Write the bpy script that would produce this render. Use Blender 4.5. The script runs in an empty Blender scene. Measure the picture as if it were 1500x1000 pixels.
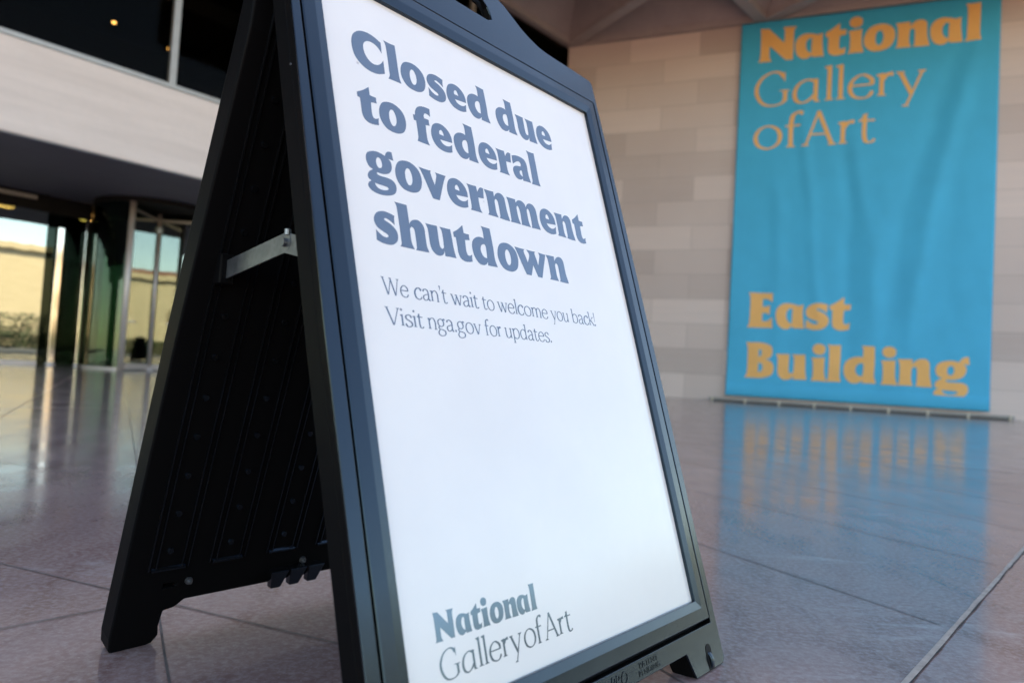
import bpy, bmesh, math, random
from mathutils import Vector, Matrix, noise
random.seed(7)
R = math.radians
sc = bpy.context.scene
col = sc.collection

# ------------------------------------------------------------------ camera
cam_d = bpy.data.cameras.new('camera')
cam = bpy.data.objects.new('camera', cam_d)
col.objects.link(cam)
sc.camera = cam
cam_d.sensor_width = 36.0
cam_d.lens = 25.08
cam_d.clip_start = 0.02
cam_d.clip_end = 2000.0
CR = ((0.998301,0.058261,0.0),(-0.00246,0.042153,0.999108),(0.058209,-0.997411,0.042224))
cam.matrix_world = Matrix(((CR[0][0], -CR[0][1], -CR[0][2], 0.0),
                           (CR[1][0], -CR[1][1], -CR[1][2], 0.0),
                           (CR[2][0], -CR[2][1], -CR[2][2], 0.4526),
                           (0, 0, 0, 1)))
cam_d.dof.use_dof = True
cam_d.dof.focus_distance = 1.10
cam_d.dof.aperture_fstop = 3.7

# ------------------------------------------------------------------ sky, sun, exposure
SUN_AZ, SUN_EL = -22.0, 50.0          # compass style: 0 = +Y, 90 = +X
w = bpy.data.worlds.new("World")
sc.world = w
w.use_nodes = True
nt = w.node_tree
bg = nt.nodes['Background']
sky = nt.nodes.new('ShaderNodeTexSky')
sky.sky_type = 'NISHITA'
sky.sun_disc = False
sky.sun_elevation = R(SUN_EL)
sky.sun_rotation = R(SUN_AZ)
sky.air_density = 1.0
sky.dust_density = 0.4
sky.ozone_density = 3.0
nt.links.new(sky.outputs[0], bg.inputs[0])
bg.inputs[1].default_value = 0.12
sl = bpy.data.lights.new('sun', 'SUN')
sl.energy = 5.0
sl.angle = R(0.5)
sl.color = (1.0, 0.93, 0.82)
so = bpy.data.objects.new('sun', sl)
col.objects.link(so)
sv = Vector((math.sin(R(SUN_AZ)) * math.cos(R(SUN_EL)), math.cos(R(SUN_AZ)) * math.cos(R(SUN_EL)), math.sin(R(SUN_EL))))
so.rotation_euler = sv.to_track_quat('Z', 'Y').to_euler()
so.location = (0, 0, 60)
sc.view_settings.view_transform = 'Standard'
sc.view_settings.look = 'None'
sc.view_settings.gamma = 1.0
sc.view_settings.use_white_balance = True
sc.view_settings.white_balance_temperature = 9000
sc.view_settings.white_balance_tint = 9
sc.view_settings.exposure = 2.55
try:
    sc.cycles.max_bounces = 10
    sc.cycles.diffuse_bounces = 5
    sc.cycles.glossy_bounces = 6
    sc.cycles.transparent_max_bounces = 16
    sc.cycles.use_denoising = True
    sc.cycles.sample_clamp_indirect = 6.0
    sc.cycles.caustics_reflective = False
    sc.cycles.caustics_refractive = False
except Exception:
    pass

# ------------------------------------------------------------------ helpers
D1 = Vector((math.sin(R(41.77)), math.cos(R(41.77)), 0))          # along the entrance front
NF = Vector((-D1.y, D1.x, 0))                                     # into the entrance front
D2 = Vector((math.sin(R(112.25)), math.cos(R(112.25)), 0))        # along the stone wall
NW = Vector((-D2.y, D2.x, 0))                                     # into the stone wall
Q3 = Vector((math.sin(R(151.27)), math.cos(R(151.27)), 0))        # third direction of the ceiling grid
UP = Vector((0, 0, 1))
def F(a, b, h=0.0): return D1 * a + NF * b + UP * h               # entrance-front coordinates
def Wl(s, n, h=0.0): return D2 * s + NW * n + UP * h              # stone-wall coordinates
FN, WN = 13.17, 20.0
# corner where the two planes meet
_den = D1.x * NW.x + D1.y * NW.y
CD1 = (WN - FN * (NF.x * NW.x + NF.y * NW.y)) / _den
CORNER = F(CD1, FN)
CS = CORNER.dot(D2)

class MB:
    def __init__(s): s.v = []; s.f = []; s.m = []
    def add(s, vs, fs, mi=0):
        o = len(s.v); s.v += [tuple(v) for v in vs]
        s.f += [tuple(o + i for i in f) for f in fs]; s.m += [mi] * len(fs)
    def hexa(s, p, mi=0):      # 8 points: bottom ring then top ring
        s.add(p, [(0, 3, 2, 1), (4, 5, 6, 7), (0, 1, 5, 4), (1, 2, 6, 5), (2, 3, 7, 6), (3, 0, 4, 7)], mi)
    def box(s, fn, a0, a1, b0, b1, h0, h1, mi=0):
        s.hexa([fn(a0, b0, h0), fn(a1, b0, h0), fn(a1, b1, h0), fn(a0, b1, h0),
                fn(a0, b0, h1), fn(a1, b0, h1), fn(a1, b1, h1), fn(a0, b1, h1)], mi)
    def tube(s, p0, p1, r0, r1=None, n=16, cap=True, mi=0):
        r1 = r0 if r1 is None else r1
        p0, p1 = Vector(p0), Vector(p1)
        ax = (p1 - p0).normalized()
        a = ax.orthogonal().normalized(); b = ax.cross(a)
        vs = []
        for p, r in ((p0, r0), (p1, r1)):
            for k in range(n):
                t = 2 * math.pi * k / n
                vs.append(p + a * math.cos(t) * r + b * math.sin(t) * r)
        fs = [(k, (k + 1) % n, n + (k + 1) % n, n + k) for k in range(n)]
        if cap: fs += [tuple(range(n - 1, -1, -1)), tuple(range(n, 2 * n))]
        s.add(vs, fs, mi)
    def build(s, name, mat, parent=None, smooth=False, local=False, bevel=0, seg=2, fixn=True):
        me = bpy.data.meshes.new(name)
        me.from_pydata(s.v, [], s.f)
        for m_ in (mat if isinstance(mat, (list, tuple)) else [mat]): me.materials.append(m_)
        me.polygons.foreach_set('material_index', s.m)
        if fixn:
            bm = bmesh.new(); bm.from_mesh(me)
            bmesh.ops.recalc_face_normals(bm, faces=bm.faces[:]); bm.to_mesh(me); bm.free()
        return link(name, me, parent, smooth, local, bevel, seg)
def link(name, me, parent=None, smooth=False, local=False, bevel=0, seg=2):
    o = bpy.data.objects.new(name, me)
    col.objects.link(o)
    if parent is not None:
        o.parent = parent
        if not local: o.matrix_parent_inverse = world_of(parent).inverted()
    if smooth:
        for p in me.polygons: p.use_smooth = True
    if bevel:
        b = o.modifiers.new('bevel', 'BEVEL'); b.width = bevel; b.segments = seg
        b.limit_method = 'ANGLE'; b.angle_limit = R(38); b.harden_normals = False
    return o
def world_of(o):
    m = o.matrix_basis.copy()
    if o.parent is not None: m = world_of(o.parent) @ o.matrix_parent_inverse @ m
    return m
def tag(o, label=None, cat=None, group=None, kind=None):
    if label: o['label'] = label
    if cat: o['category'] = cat
    if group: o['group'] = group
    if kind: o['kind'] = kind
    return o
def empty(name, loc, rz=0.0):
    o = bpy.data.objects.new(name, None); col.objects.link(o)
    o.location = loc; o.rotation_euler = (0, 0, rz); o.empty_display_size = 0.2
    return o

# ------------------------------------------------------------------ material helpers
class NT:
    def __init__(s, name):
        s.m = bpy.data.materials.new(name); s.m.use_nodes = True
        s.t = s.m.node_tree; s.b = s.t.nodes['Principled BSDF']; s.out = s.t.nodes['Material Output']
    def n(s, typ, **kw):
        x = s.t.nodes.new(typ)
        for k, v in kw.items():
            if hasattr(x, k) and not k[0].isupper(): setattr(x, k, v)
        return x
    def l(s, a, b): s.t.links.new(a, b)
    def coord(s, scale=(1, 1, 1), kind='Object', rot=(0, 0, 0)):
        tc = s.n('ShaderNodeTexCoord'); mp = s.n('ShaderNodeMapping')
        mp.inputs['Scale'].default_value = scale; mp.inputs['Rotation'].default_value = rot
        s.l(tc.outputs[kind], mp.inputs[0]); return mp.outputs[0]
    def noise(s, vec, scale, detail=4, rough=0.55, dist=0.0):
        x = s.n('ShaderNodeTexNoise'); x.inputs['Scale'].default_value = scale
        x.inputs['Detail'].default_value = detail; x.inputs['Roughness'].default_value = rough
        x.inputs['Distortion'].default_value = dist
        s.l(vec, x.inputs['Vector']); return x.outputs['Fac']
    def ramp(s, fac, stops):
        x = s.n('ShaderNodeValToRGB'); e = x.color_ramp.elements
        while len(e) < len(stops): e.new(0.5)
        for k, (p, c) in enumerate(stops):
            e[k].position = p
            e[k].color = (c, c, c, 1) if not isinstance(c, (tuple, list)) else (*c, 1)
        s.l(fac, x.inputs[0]); return x.outputs[0]
    def mix(s, fac, a, b, mode='MIX'):
        x = s.n('ShaderNodeMix'); x.data_type = 'RGBA'; x.blend_type = mode
        for sock, val in ((x.inputs[0], fac), (x.inputs[6], a), (x.inputs[7], b)):
            if isinstance(val, (int, float)): sock.default_value = val
            elif isinstance(val, (tuple, list)): sock.default_value = (*val, 1)
            else: s.l(val, sock)
        return x.outputs[2]
    def bump(s, h, strength=0.2, dist=0.01):
        x = s.n('ShaderNodeBump'); x.inputs['Strength'].default_value = strength
        x.inputs['Distance'].default_value = dist; s.l(h, x.inputs['Height'])
        s.l(x.outputs[0], s.b.inputs['Normal'])
    def set(s, **kw):
        for k, v in kw.items():
            k = k.replace('_', ' ')
            sock = s.b.inputs[k]
            if isinstance(v, (int, float)): sock.default_value = v
            elif isinstance(v, (tuple, list)): sock.default_value = (*v, 1) if len(v) == 3 else v
            else: s.l(v, sock)
        return s.m

def mat_stone_wall():
    t = NT('banded_marble_blocks')
    # object space of the wall: x along the wall, z up
    tc = t.n('ShaderNodeTexCoord'); sp = t.n('ShaderNodeSeparateXYZ'); t.l(tc.outputs['Object'], sp.inputs[0])
    cb = t.n('ShaderNodeCombineXYZ'); t.l(sp.outputs[0], cb.inputs[0]); t.l(sp.outputs[2], cb.inputs[1])
    br = t.n('ShaderNodeTexBrick'); t.l(cb.outputs[0], br.inputs['Vector'])
    br.offset = 0.5; br.squash = 1.0
    br.inputs['Scale'].default_value = 1.0
    br.inputs['Brick Width'].default_value = 2.0; br.inputs['Row Height'].default_value = 0.685
    br.inputs['Mortar Size'].default_value = 0.007; br.inputs['Mortar Smooth'].default_value = 0.3
    br.inputs['Bias'].default_value = -0.1
    br.inputs['Color1'].default_value = (0.66, 0.535, 0.49, 1); br.inputs['Color2'].default_value = (0.40, 0.31, 0.28, 1)
    br.inputs['Mortar'].default_value = (0.30, 0.24, 0.22, 1)
    v = t.coord((0.35, 1, 9.0))
    streak = t.noise(v, 1.6, 6, 0.6, 0.4)
    cloud = t.noise(t.coord((1, 1, 1)), 0.6, 3)
    c = t.mix(t.ramp(streak, [(0.3, 0.0), (0.72, 1.0)]), br.outputs['Color'], (0.50, 0.42, 0.41))
    c2 = t.mix(0.45, br.outputs['Color'], c)
    c3 = t.mix(t.ramp(cloud, [(0.35, 0.0), (0.75, 0.22)]), c2, (0.66, 0.57, 0.53))
    t.bump(br.outputs['Fac'], 0.15, 0.004)
    return t.set(Base_Color=c3, Roughness=0.62)

def mat_concrete(name, base, streakc, scale=(0.25, 0.25, 3.0), rough=0.75):
    t = NT(name)
    s1 = t.noise(t.coord(scale), 1.5, 6, 0.6, 0.3)
    s2 = t.noise(t.coord((1, 1, 1)), 9, 5, 0.6)
    c = t.mix(t.ramp(s1, [(0.36, 0.0), (0.7, 1.0)]), base, streakc)
    c = t.mix(t.ramp(s2, [(0.45, 0.0), (0.8, 0.35)]), c, tuple(x * 0.85 for x in base))
    t.bump(s2, 0.08, 0.004)
    return t.set(Base_Color=c, Roughness=rough)

def mat_floor():
    t = NT('polished_rose_granite')
    obj = t.coord((1, 1, 1))
    big = t.noise(obj, 0.9, 4, 0.55)
    mid = t.noise(t.coord((3.2, 1.2, 1), rot=(0, 0, R(20))), 2.2, 7, 0.62, 0.8)
    fine = t.noise(obj, 85, 4, 0.65)
    speck = t.n('ShaderNodeTexVoronoi'); t.l(obj, speck.inputs['Vector']); speck.inputs['Scale'].default_value = 110
    c = t.mix(t.ramp(big, [(0.32, 0.0), (0.68, 1.0)]), (0.225, 0.127, 0.112), (0.305, 0.20, 0.186))
    c = t.mix(t.ramp(mid, [(0.48, 0.0), (0.70, 0.85)]), c, (0.15, 0.07, 0.058))
    c = t.mix(t.ramp(fine, [(0.42, 0.0), (0.70, 0.75)]), c, (0.36, 0.275, 0.27))
    c = t.mix(t.ramp(speck.outputs['Distance'], [(0.0, 0.5), (0.22, 0.0)]), c, (0.42, 0.36, 0.36))
    # pale scuffs
    sc1 = t.noise(t.coord((0.9, 3.8, 1), rot=(0, 0, R(-62))), 1.7, 7, 0.68, 1.2)
    c = t.mix(t.ramp(sc1, [(0.61, 0.0), (0.74, 0.6)]), c, (0.42, 0.37, 0.37))
    rr = t.ramp(t.noise(t.coord((2, 1, 1)), 3.0, 6, 0.6), [(0.3, 0.085), (0.75, 0.21)])
    t.bump(t.noise(obj, 40, 5, 0.6), 0.03, 0.002)
    return t.set(Base_Color=c, Roughness=rr, IOR=1.48)

def mat_plastic(matte=False):
    t = NT('matte_black_plastic' if matte else 'black_moulded_plastic')
    o = t.coord((1, 1, 1))
    fine = t.noise(o, 900, 3, 0.6)
    sm = t.noise(o, 14, 5, 0.6)
    scr = t.noise(t.coord((60, 4, 4)), 3, 6, 0.7, 0.5)
    c = t.mix(t.ramp(scr, [(0.68, 0.0), (0.78, 0.5)]), (0.0045, 0.0045, 0.005), (0.022, 0.022, 0.023))
    rr = t.ramp(sm, [(0.3, 0.16), (0.75, 0.27)])
    t.bump(fine, 0.05, 0.0006)
    if matte: return t.set(Base_Color=c, Roughness=0.40, IOR=1.12)
    return t.set(Base_Color=c, Roughness=rr, IOR=1.62, Specular_Tint=(0.42, 0.66, 0.92))  # blue of the reflected sky put into the specular tint

def mat_simple(name, colr, rough=0.5, metal=0.0, nscale=0, namp=0.15, **kw):
    t = NT(name)
    if nscale:
        f = t.noise(t.coord((1, 1, 1)), nscale, 5, 0.6)
        c = t.mix(t.ramp(f, [(0.35, 0.0), (0.7, 1.0)]), colr, tuple(x * (1 - namp) for x in colr))
        t.set(Base_Color=c)
    else:
        t.set(Base_Color=colr)
    return t.set(Roughness=rough, Metallic=metal, **kw)

def mat_poster():
    t = NT('laminated_white_print')
    o = t.coord((1, 1, 1))
    f = t.noise(o, 5, 5, 0.6)
    specks = t.n('ShaderNodeTexVoronoi'); t.l(o, specks.inputs['Vector']); specks.inputs['Scale'].default_value = 9
    sp = t.ramp(specks.outputs['Distance'], [(0.010, 0.75), (0.024, 0.0)])
    c = t.mix(t.ramp(f, [(0.4, 0.0), (0.8, 1.0)]), (0.745, 0.72, 0.69), (0.70, 0.675, 0.65))
    c = t.mix(sp, c, (0.30, 0.28, 0.27))
    t.bump(t.noise(t.coord((1, 1, 1)), 260, 3, 0.5), 0.02, 0.0005)
    return t.set(Base_Color=c, Roughness=0.20, IOR=1.62, Specular_Tint=(0.6, 0.8, 1.0))  # specular tint pushes the sheen towards sky blue

def mat_fabric(name, c0):
    t = NT(name)
    f = t.noise(t.coord((1, 1, 1)), 1.5, 4, 0.6)
    c = t.mix(t.ramp(f, [(0.35, 0.0), (0.7, 1.0)]), c0, tuple(x * 0.93 for x in c0))
    wv = t.noise(t.coord((1, 1, 1)), 60, 2, 0.5)
    t.bump(wv, 0.05, 0.004)
    return t.set(Base_Color=c, Roughness=0.72)

def mat_glass(name, refl, tint, rtint=(0.86, 0.95, 0.92), wave=0.0, rough=0.015, ior=1.5):
    t = NT(name)
    t.t.nodes.remove(t.b)
    tr = t.n('ShaderNodeBsdfTransparent'); tr.inputs[0].default_value = (*tint, 1)
    gl = t.n('ShaderNodeBsdfGlossy'); gl.inputs[0].default_value = (*rtint, 1); gl.inputs['Roughness'].default_value = rough
    lw = t.n('ShaderNodeFresnel'); lw.inputs[0].default_value = ior
    mx = t.n('ShaderNodeMath', operation='MULTIPLY_ADD'); t.l(lw.outputs[0], mx.inputs[0])
    mx.inputs[1].default_value = 1.0 - refl; mx.inputs[2].default_value = refl
    if wave:
        nz = t.noise(t.coord((1, 1, 0.35)), 1.3, 2, 0.5)
        bp = t.n('ShaderNodeBump'); bp.inputs['Strength'].default_value = wave; bp.inputs['Distance'].default_value = 0.05
        t.l(nz, bp.inputs['Height']); t.l(bp.outputs[0], gl.inputs['Normal'])
    ms = t.n('ShaderNodeMixShader'); t.l(mx.outputs[0], ms.inputs[0]); t.l(tr.outputs[0], ms.inputs[1]); t.l(gl.outputs[0], ms.inputs[2])
    t.l(ms.outputs[0], t.out.inputs[0])
    return t.m

def mat_emit(name, c, s):
    t = NT(name)
    return t.set(Base_Color=(0.8, 0.7, 0.5), Emission_Color=c, Emission_Strength=s)

M = dict(
    wall=mat_stone_wall(),
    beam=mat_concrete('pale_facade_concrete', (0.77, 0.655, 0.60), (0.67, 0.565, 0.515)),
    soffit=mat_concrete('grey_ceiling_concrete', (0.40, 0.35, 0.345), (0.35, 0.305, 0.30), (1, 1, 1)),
    underside=mat_simple('blue_grey_soffit_shade', (0.27, 0.30, 0.36), 0.6, 0, 1.5, 0.1),  # cool shade tone put into the colour of the beam's underside
    floor=mat_floor(),
    joint=mat_simple('grey_joint_filler', (0.155, 0.122, 0.114), 0.6, 0, 40, 0.5),
    gap=mat_simple('dark_open_gap', (0.035, 0.03, 0.03), 0.9, 0, 30, 0.4),
    seam=mat_simple('tan_sealant', (0.38, 0.315, 0.275), 0.75, 0, 30, 0.4),
    pane=mat_simple('brown_window', (0.20, 0.155, 0.10), 0.4),  # even mid-brown for the far windows
    road=mat_simple('dark_asphalt', (0.05, 0.05, 0.05), 0.85, 0, 3, 0.3),
    plastic=mat_plastic(),
    matte=mat_plastic(True),
    poster=mat_poster(),
    ink=mat_simple('dark_grey_print', (0.105, 0.11, 0.115), 0.17, 0, 30, 0.1, IOR=2.2, Specular_Tint=(0.34, 0.66, 1.0)),  # sky-blue sheen on the print comes from its specular tint
    metal=mat_simple('galvanised_steel', (0.26, 0.27, 0.285), 0.36, 0.9, 60, 0.35),
    steel=mat_simple('brushed_door_steel', (0.62, 0.58, 0.56), 0.28, 1.0, 8, 0.15),
    frame=mat_simple('dull_window_metal', (0.40, 0.37, 0.345), 0.45, 0.6, 8, 0.12),
    dark=mat_simple('dark_bronze', (0.012, 0.011, 0.011), 0.6, 0.0, 6, 0.2, IOR=1.25),
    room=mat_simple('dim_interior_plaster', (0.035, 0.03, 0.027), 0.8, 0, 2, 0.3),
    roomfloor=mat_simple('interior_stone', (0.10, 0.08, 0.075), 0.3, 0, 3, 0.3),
    blue=mat_fabric('blue_banner_cloth', (0.008, 0.41, 0.66)),
    orange=mat_fabric('orange_banner_print', (0.85, 0.45, 0.15)),
    rail=mat_simple('grey_rail_paint', (0.22, 0.215, 0.21), 0.45, 0.2, 10, 0.2),
    bracket=mat_simple('pale_bracket', (0.58, 0.52, 0.42), 0.5, 0.1, 20, 0.2),
    glass=mat_glass('coated_door_glass', 0.34, (0.36, 0.40, 0.36), wave=0.05),
    pale=mat_simple('pale_brushed_metal', (0.60, 0.53, 0.50), 0.42, 0.35, 12, 0.12),
    mirror=mat_simple('mirror_strip', (0.74, 0.70, 0.66), 0.06, 1.0),
    dimglass=mat_glass('dim_side_glass', 0.02, (0.20, 0.25, 0.21), (0.6, 0.85, 0.72), ior=1.15),
    curved=mat_glass('green_curved_glass', 0.035, (0.24, 0.34, 0.28), (0.80, 0.95, 0.82), ior=1.32),
    upglass=mat_glass('dark_upper_glass', 0.002, (0.46, 0.44, 0.41), (0.85, 0.85, 0.85), ior=1.06),
    lamp=mat_emit('warm_downlight', (1.0, 0.60, 0.22), 3.0),
    grime=mat_simple('dusty_black', (0.022, 0.018, 0.014), 0.7, 0, 160, 0.8),
)

# ------------------------------------------------------------------ ground
b = MB()
b.add([(-400, -400, 0), (400, -400, 0), (400, 400, 0), (-400, 400, 0)], [(0, 1, 2, 3)])
tag(b.build('floor', M['floor'], fixn=False), kind='structure')
b = MB()
b.add([F(-160, -150, 0.006), F(160, -150, 0.006), F(160, -17, 0.006), F(-160, -17, 0.006)], [(0, 1, 2, 3)])
tag(b.build('road', M['road'], fixn=False), kind='structure')
b = MB()
b.add([(6.0, 0.0, 0.009), (44.0, -9.0, 0.009), (44.0, 26.0, 0.009), (6.0, 4.6, 0.009)], [(0, 1, 2, 3)])  # unseen dark ground added to dim what the sign's lower frame reflects
tag(b.build('dark_reflection_sheet', M['road'], fixn=False), kind='structure')
# joints: thin strips laid on the paving
def strip(mb, p, q, wd, z):
    p, q = Vector(p), Vector(q); t = (q - p).normalized(); s = Vector((-t.y, t.x, 0)) * wd / 2
    mb.add([p - s + UP * z, q - s + UP * z, q + s + UP * z, p + s + UP * z], [(0, 1, 2, 3)])
def wobble_strip(mb, p, q, wd, z, seed, step=0.12, amp=0.25):
    rnd = random.Random(seed)
    p, q = Vector(p), Vector(q); L = (q - p).length; n = max(2, int(L / step)); t = (q - p).normalized(); s = Vector((-t.y, t.x, 0))
    vs = []
    for k in range(n + 1):
        c = p + t * (L * k / n)
        a = wd / 2 * (1 + rnd.uniform(-amp, amp)); e = wd / 2 * (1 + rnd.uniform(-amp, amp))
        vs += [c - s * a + UP * z, c + s * e + UP * z]
    mb.add(vs, [(2 * k, 2 * k + 2, 2 * k + 3, 2 * k + 1) for k in range(n)])
SQ = Vector((-Q3.y, Q3.x, 0)); SQ = SQ if SQ.x > 0 else -SQ      # across the third direction
b = MB()
for k in range(-14, 22):
    s0 = 0.092 + 0.687 * k
    # the strips run only between the wide seam and the entrance front
    def hit(n0):   # point on the line SQ.p = s0 with NF.p = n0
        den = Q3.dot(NF); base = SQ * s0
        return base + Q3 * ((n0 - base.dot(NF)) / den)
    wobble_strip(b, hit(0.30), hit(16.8), 0.0034, 0.0012, k + 50)
def onD2(n0, s0, s1, wd, seed): wobble_strip(b, Wl(s0, n0), Wl(s1, n0), wd, 0.0016, seed)
onD2(0.985, -1.62, -0.45, 0.0032, 1)
onD2(1.80, -3.4, -1.9, 0.0035, 2)
onD2(5.4, -6.0, 4.0, 0.008, 5)
onD2(9.0, -8.0, 6.0, 0.008, 6)
wobble_strip(b, F(-1.5, 1.345), F(0.56, 1.345), 0.0036, 0.002, 9)
wobble_strip(b, F(-8, 5.9), F(12, 5.9), 0.007, 0.002, 10)
for k in range(1, 2): wobble_strip(b, F(-6, 0.274 - 1.071 * k), F(9, 0.274 - 1.071 * k), 0.006, 0.002, 30 + k)
tag(b.build('floor_joints', M['joint'], fixn=False), kind='structure')
b = MB()
wobble_strip(b, F(-14, 0.276), F(22, 0.276), 0.0095, 0.0028, 77, 0.07, 0.22)
tag(b.build('floor_seam', M['seam'], fixn=False), kind='structure')
b = MB()
wobble_strip(b, F(-14, 0.2705), F(22, 0.2705), 0.0032, 0.0024, 78, 0.05, 0.9)
tag(b.build('floor_seam_gap', M['gap'], fixn=False), kind='structure')

# ------------------------------------------------------------------ museum building
bld = empty('museum_building', CORNER)
tag(bld, 'pale stone museum front with dark glass entrance under a concrete beam', 'building')
# stone wall (a tower, local x along the wall, z up)
wallE = Matrix.Translation(Wl(0, WN)) @ Matrix.Rotation(math.atan2(D2.y, D2.x), 4, 'Z')
b = MB()
b.box(lambda x, y, z: Vector((x, y, z)), CS, 9.0, 0.0, 16.0, -0.5, 20.0)
o = b.build('stone_wall', M['wall'], bld, local=True)
o.matrix_parent_inverse = world_of(bld).inverted()
o.matrix_basis = wallE
# facade beam over the doors
b = MB()
b.box(F, -22.0, CD1 + 1.2, FN, FN + 5.2, 3.69, 5.17)
o = b.build('concrete_beam', M['beam'], bld, bevel=0.02)
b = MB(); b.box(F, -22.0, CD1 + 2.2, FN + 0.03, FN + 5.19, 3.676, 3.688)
b.build('soffit_shade_sheet', M['underside'], bld)  # sheet added under the beam to carry its blue-grey shade
# sill trim on the beam
b = MB(); b.box(F, -22.0, CD1 - 0.02, FN - 0.012, FN + 0.22, 5.174, 5.25)
b.build('window_sill', M['frame'], bld)
# upper mass of the building above the windows
b = MB()
b.box(F, -22.0, CD1 + 1.0, FN - 0.05, FN + 14, 10.32, 13.5)
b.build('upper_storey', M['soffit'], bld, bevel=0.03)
# upper window
b = MB(); b.box(F, -22.0, CD1 + 0.4, FN + 0.10, FN + 0.124, 5.255, 10.40)
uw = b.build('upper_window', M['upglass'], bld)
for k in range(0, 10):
    a = 5.20 + 3.67 * (k - 5)
    if k in (8,): continue
    if a > CD1 - 0.2: continue
    b = MB(); b.box(F, a - 0.06, a + 0.06, FN + 0.02, FN + 0.20, 5.252, 10.30)
    b.build('mullion', M['frame'], uw, bevel=0.008)
for a in (8.87, 12.54):
    pass
# room behind the upper window
b = MB()
b.box(F, -22, CD1 + 34, FN + 11, FN + 11.2, 5.2, 10.3)
b.box(F, -22, CD1 + 34, FN + 0.25, FN + 11, 5.18, 5.20)
b.box(F, -22, CD1 + 34, FN + 0.25, FN + 11, 10.1, 10.36)
b.box(F, -22.2, -22, FN + 0.25, FN + 11, 5.2, 10.3)
for k in range(5): b.box(F, -18 + 7 * k, -17.6 + 7 * k, FN + 0.4, FN + 10.9, 9.6, 10.09)
b.box(F, -21.9, CD1 - 0.4, FN + 3.2, FN + 3.6, 8.2, 8.6)
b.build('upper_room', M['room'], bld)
# coffered ceiling: triangular grid of ribs with recessed pyramids
A_, B_ = D2 * 5.55, Q3 * 5.55
def node(i, j, h): return Vector((CORNER.x, CORNER.y, 0)) + A_ * i + B_ * j + UP * h
b = MB()
H0, HA, WR = 10.29, 11.7, 0.16
def tri(p):
    c = (p[0] + p[1] + p[2]) / 3
    inn = []
    for k in range(3):
        e1 = (p[(k + 1) % 3] - p[k]).normalized(); e2 = (p[(k - 1) % 3] - p[k]).normalized()
        half = math.acos(max(-1, min(1, e1.dot(e2)))) / 2
        inn.append(p[k] + (e1 + e2).normalized() * (WR / math.sin(half)))
    lip = [q + UP * 0.18 for q in inn]
    apx = Vector((c.x, c.y, HA))
    top = [apx + (q - Vector((c.x, c.y, q.z))) * 0.12 for q in lip]
    vs = list(p) + inn + lip + top
    fs = []
    for k in range(3):
        n = (k + 1) % 3
        fs += [(k, n, 3 + n, 3 + k), (3 + k, 3 + n, 6 + n, 6 + k), (6 + k, 6 + n, 9 + n, 9 + k)]
    fs.append((9, 10, 11))
    b.add(vs, fs)
for j in range(0, 9):
    for i in range(-8, 4):
        if 0 <= i + j < (3 if j <= 1 else 2 if j <= 2 else 1): tri([node(i, j, H0), node(i + 1, j, H0), node(i, j + 1, H0)])
        if 0 <= i + j + 1 < (3 if j <= 1 else 2 if j <= 2 else 1): tri([node(i + 1, j, H0), node(i + 1, j + 1, H0), node(i, j + 1, H0)])
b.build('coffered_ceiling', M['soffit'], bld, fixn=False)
b = MB()   # roof slab above the coffers with a front fascia
def roof_slab(pts):
    n = len(pts); q = [x + UP * 0.3 for x in pts]
    b.add(pts + q, [tuple(range(n)), tuple(range(2 * n - 1, n - 1, -1))] + [(k, (k + 1) % n, n + (k + 1) % n, n + k) for k in range(n)])
roof_slab([node(0, 0, 11.72), node(3, 0, 11.72), node(1, 2, 11.72), node(0, 2, 11.72), node(-1, 3, 11.72), node(-2, 3, 11.72), node(-7, 8, 11.72), node(-8, 8, 11.72)])
for p0, p1 in ((node(3, 0, H0), node(1, 2, H0)), (node(1, 2, H0), node(0, 2, H0)), (node(0, 2, H0), node(-1, 3, H0)), (node(-1, 3, H0), node(-2, 3, H0)), (node(-2, 3, H0), node(-7, 8, H0))):
    t = (p1 - p0).normalized(); e = Vector((t.y, -t.x, 0)) * 0.3
    if e.dot(NF) > 0: e = -e
    b.hexa([p0, p0 + e, p1 + e, p1, p0 + UP * 1.75, p0 + e + UP * 1.75, p1 + e + UP * 1.75, p1 + UP * 1.75])
b.build('portico_roof', M['soffit'], bld)

# entrance: glass wall set back under the beam
GN = 17.8
ent = None
b = MB()
b.box(F, -21.5, 4.66, GN, GN + 0.024, 0.09, 3.30)
ent = b.build('entrance_glass', M['glass'], bld)
b = MB(); b.box(F, -21.5, 4.66, GN - 0.03, GN + 0.06, 0.0, 0.088); b.build('bottom_rail', M['pale'], ent)
b = MB(); b.box(F, -21.5, 4.66, GN - 0.03, GN + 0.08, 3.302, 3.672); b.build('head_panel', M['dark'], ent)
b = MB(); b.box(F, -4.0, 4.40, GN - 0.12, GN - 0.032, 3.52, 3.60); b.build('ceiling_trim', M['frame'], ent)
b = MB(); b.box(F, 4.664, 5.50, GN + 0.10, GN + 0.124, 0.0, 3.30); b.build('glass_pane', M['dimglass'], ent)
b = MB(); b.box(F, 4.664, 5.52, GN + 0.08, GN + 0.15, 3.305, 3.671); b.build('head_panel', M['dark'], ent)
for a, wd, hh in ((4.93, 0.062, 3.02), (5.44, 0.036, 3.30)):
    b = MB(); b.box(F, a - wd, a + wd, GN - 0.02, GN + 0.05, 0.0, hh)
    b.build('post', M['mirror'], ent, bevel=0.012, seg=3)  # mirror strip added for a bright streak reflected in narrow glass
    b = MB(); b.tube(F(a, GN + 0.02, 0.001), F(a, GN + 0.02, 0.07), wd * 1.7, wd * 1.4, n=24); b.build('strip_shoe', M['pale'], ent)
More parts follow.
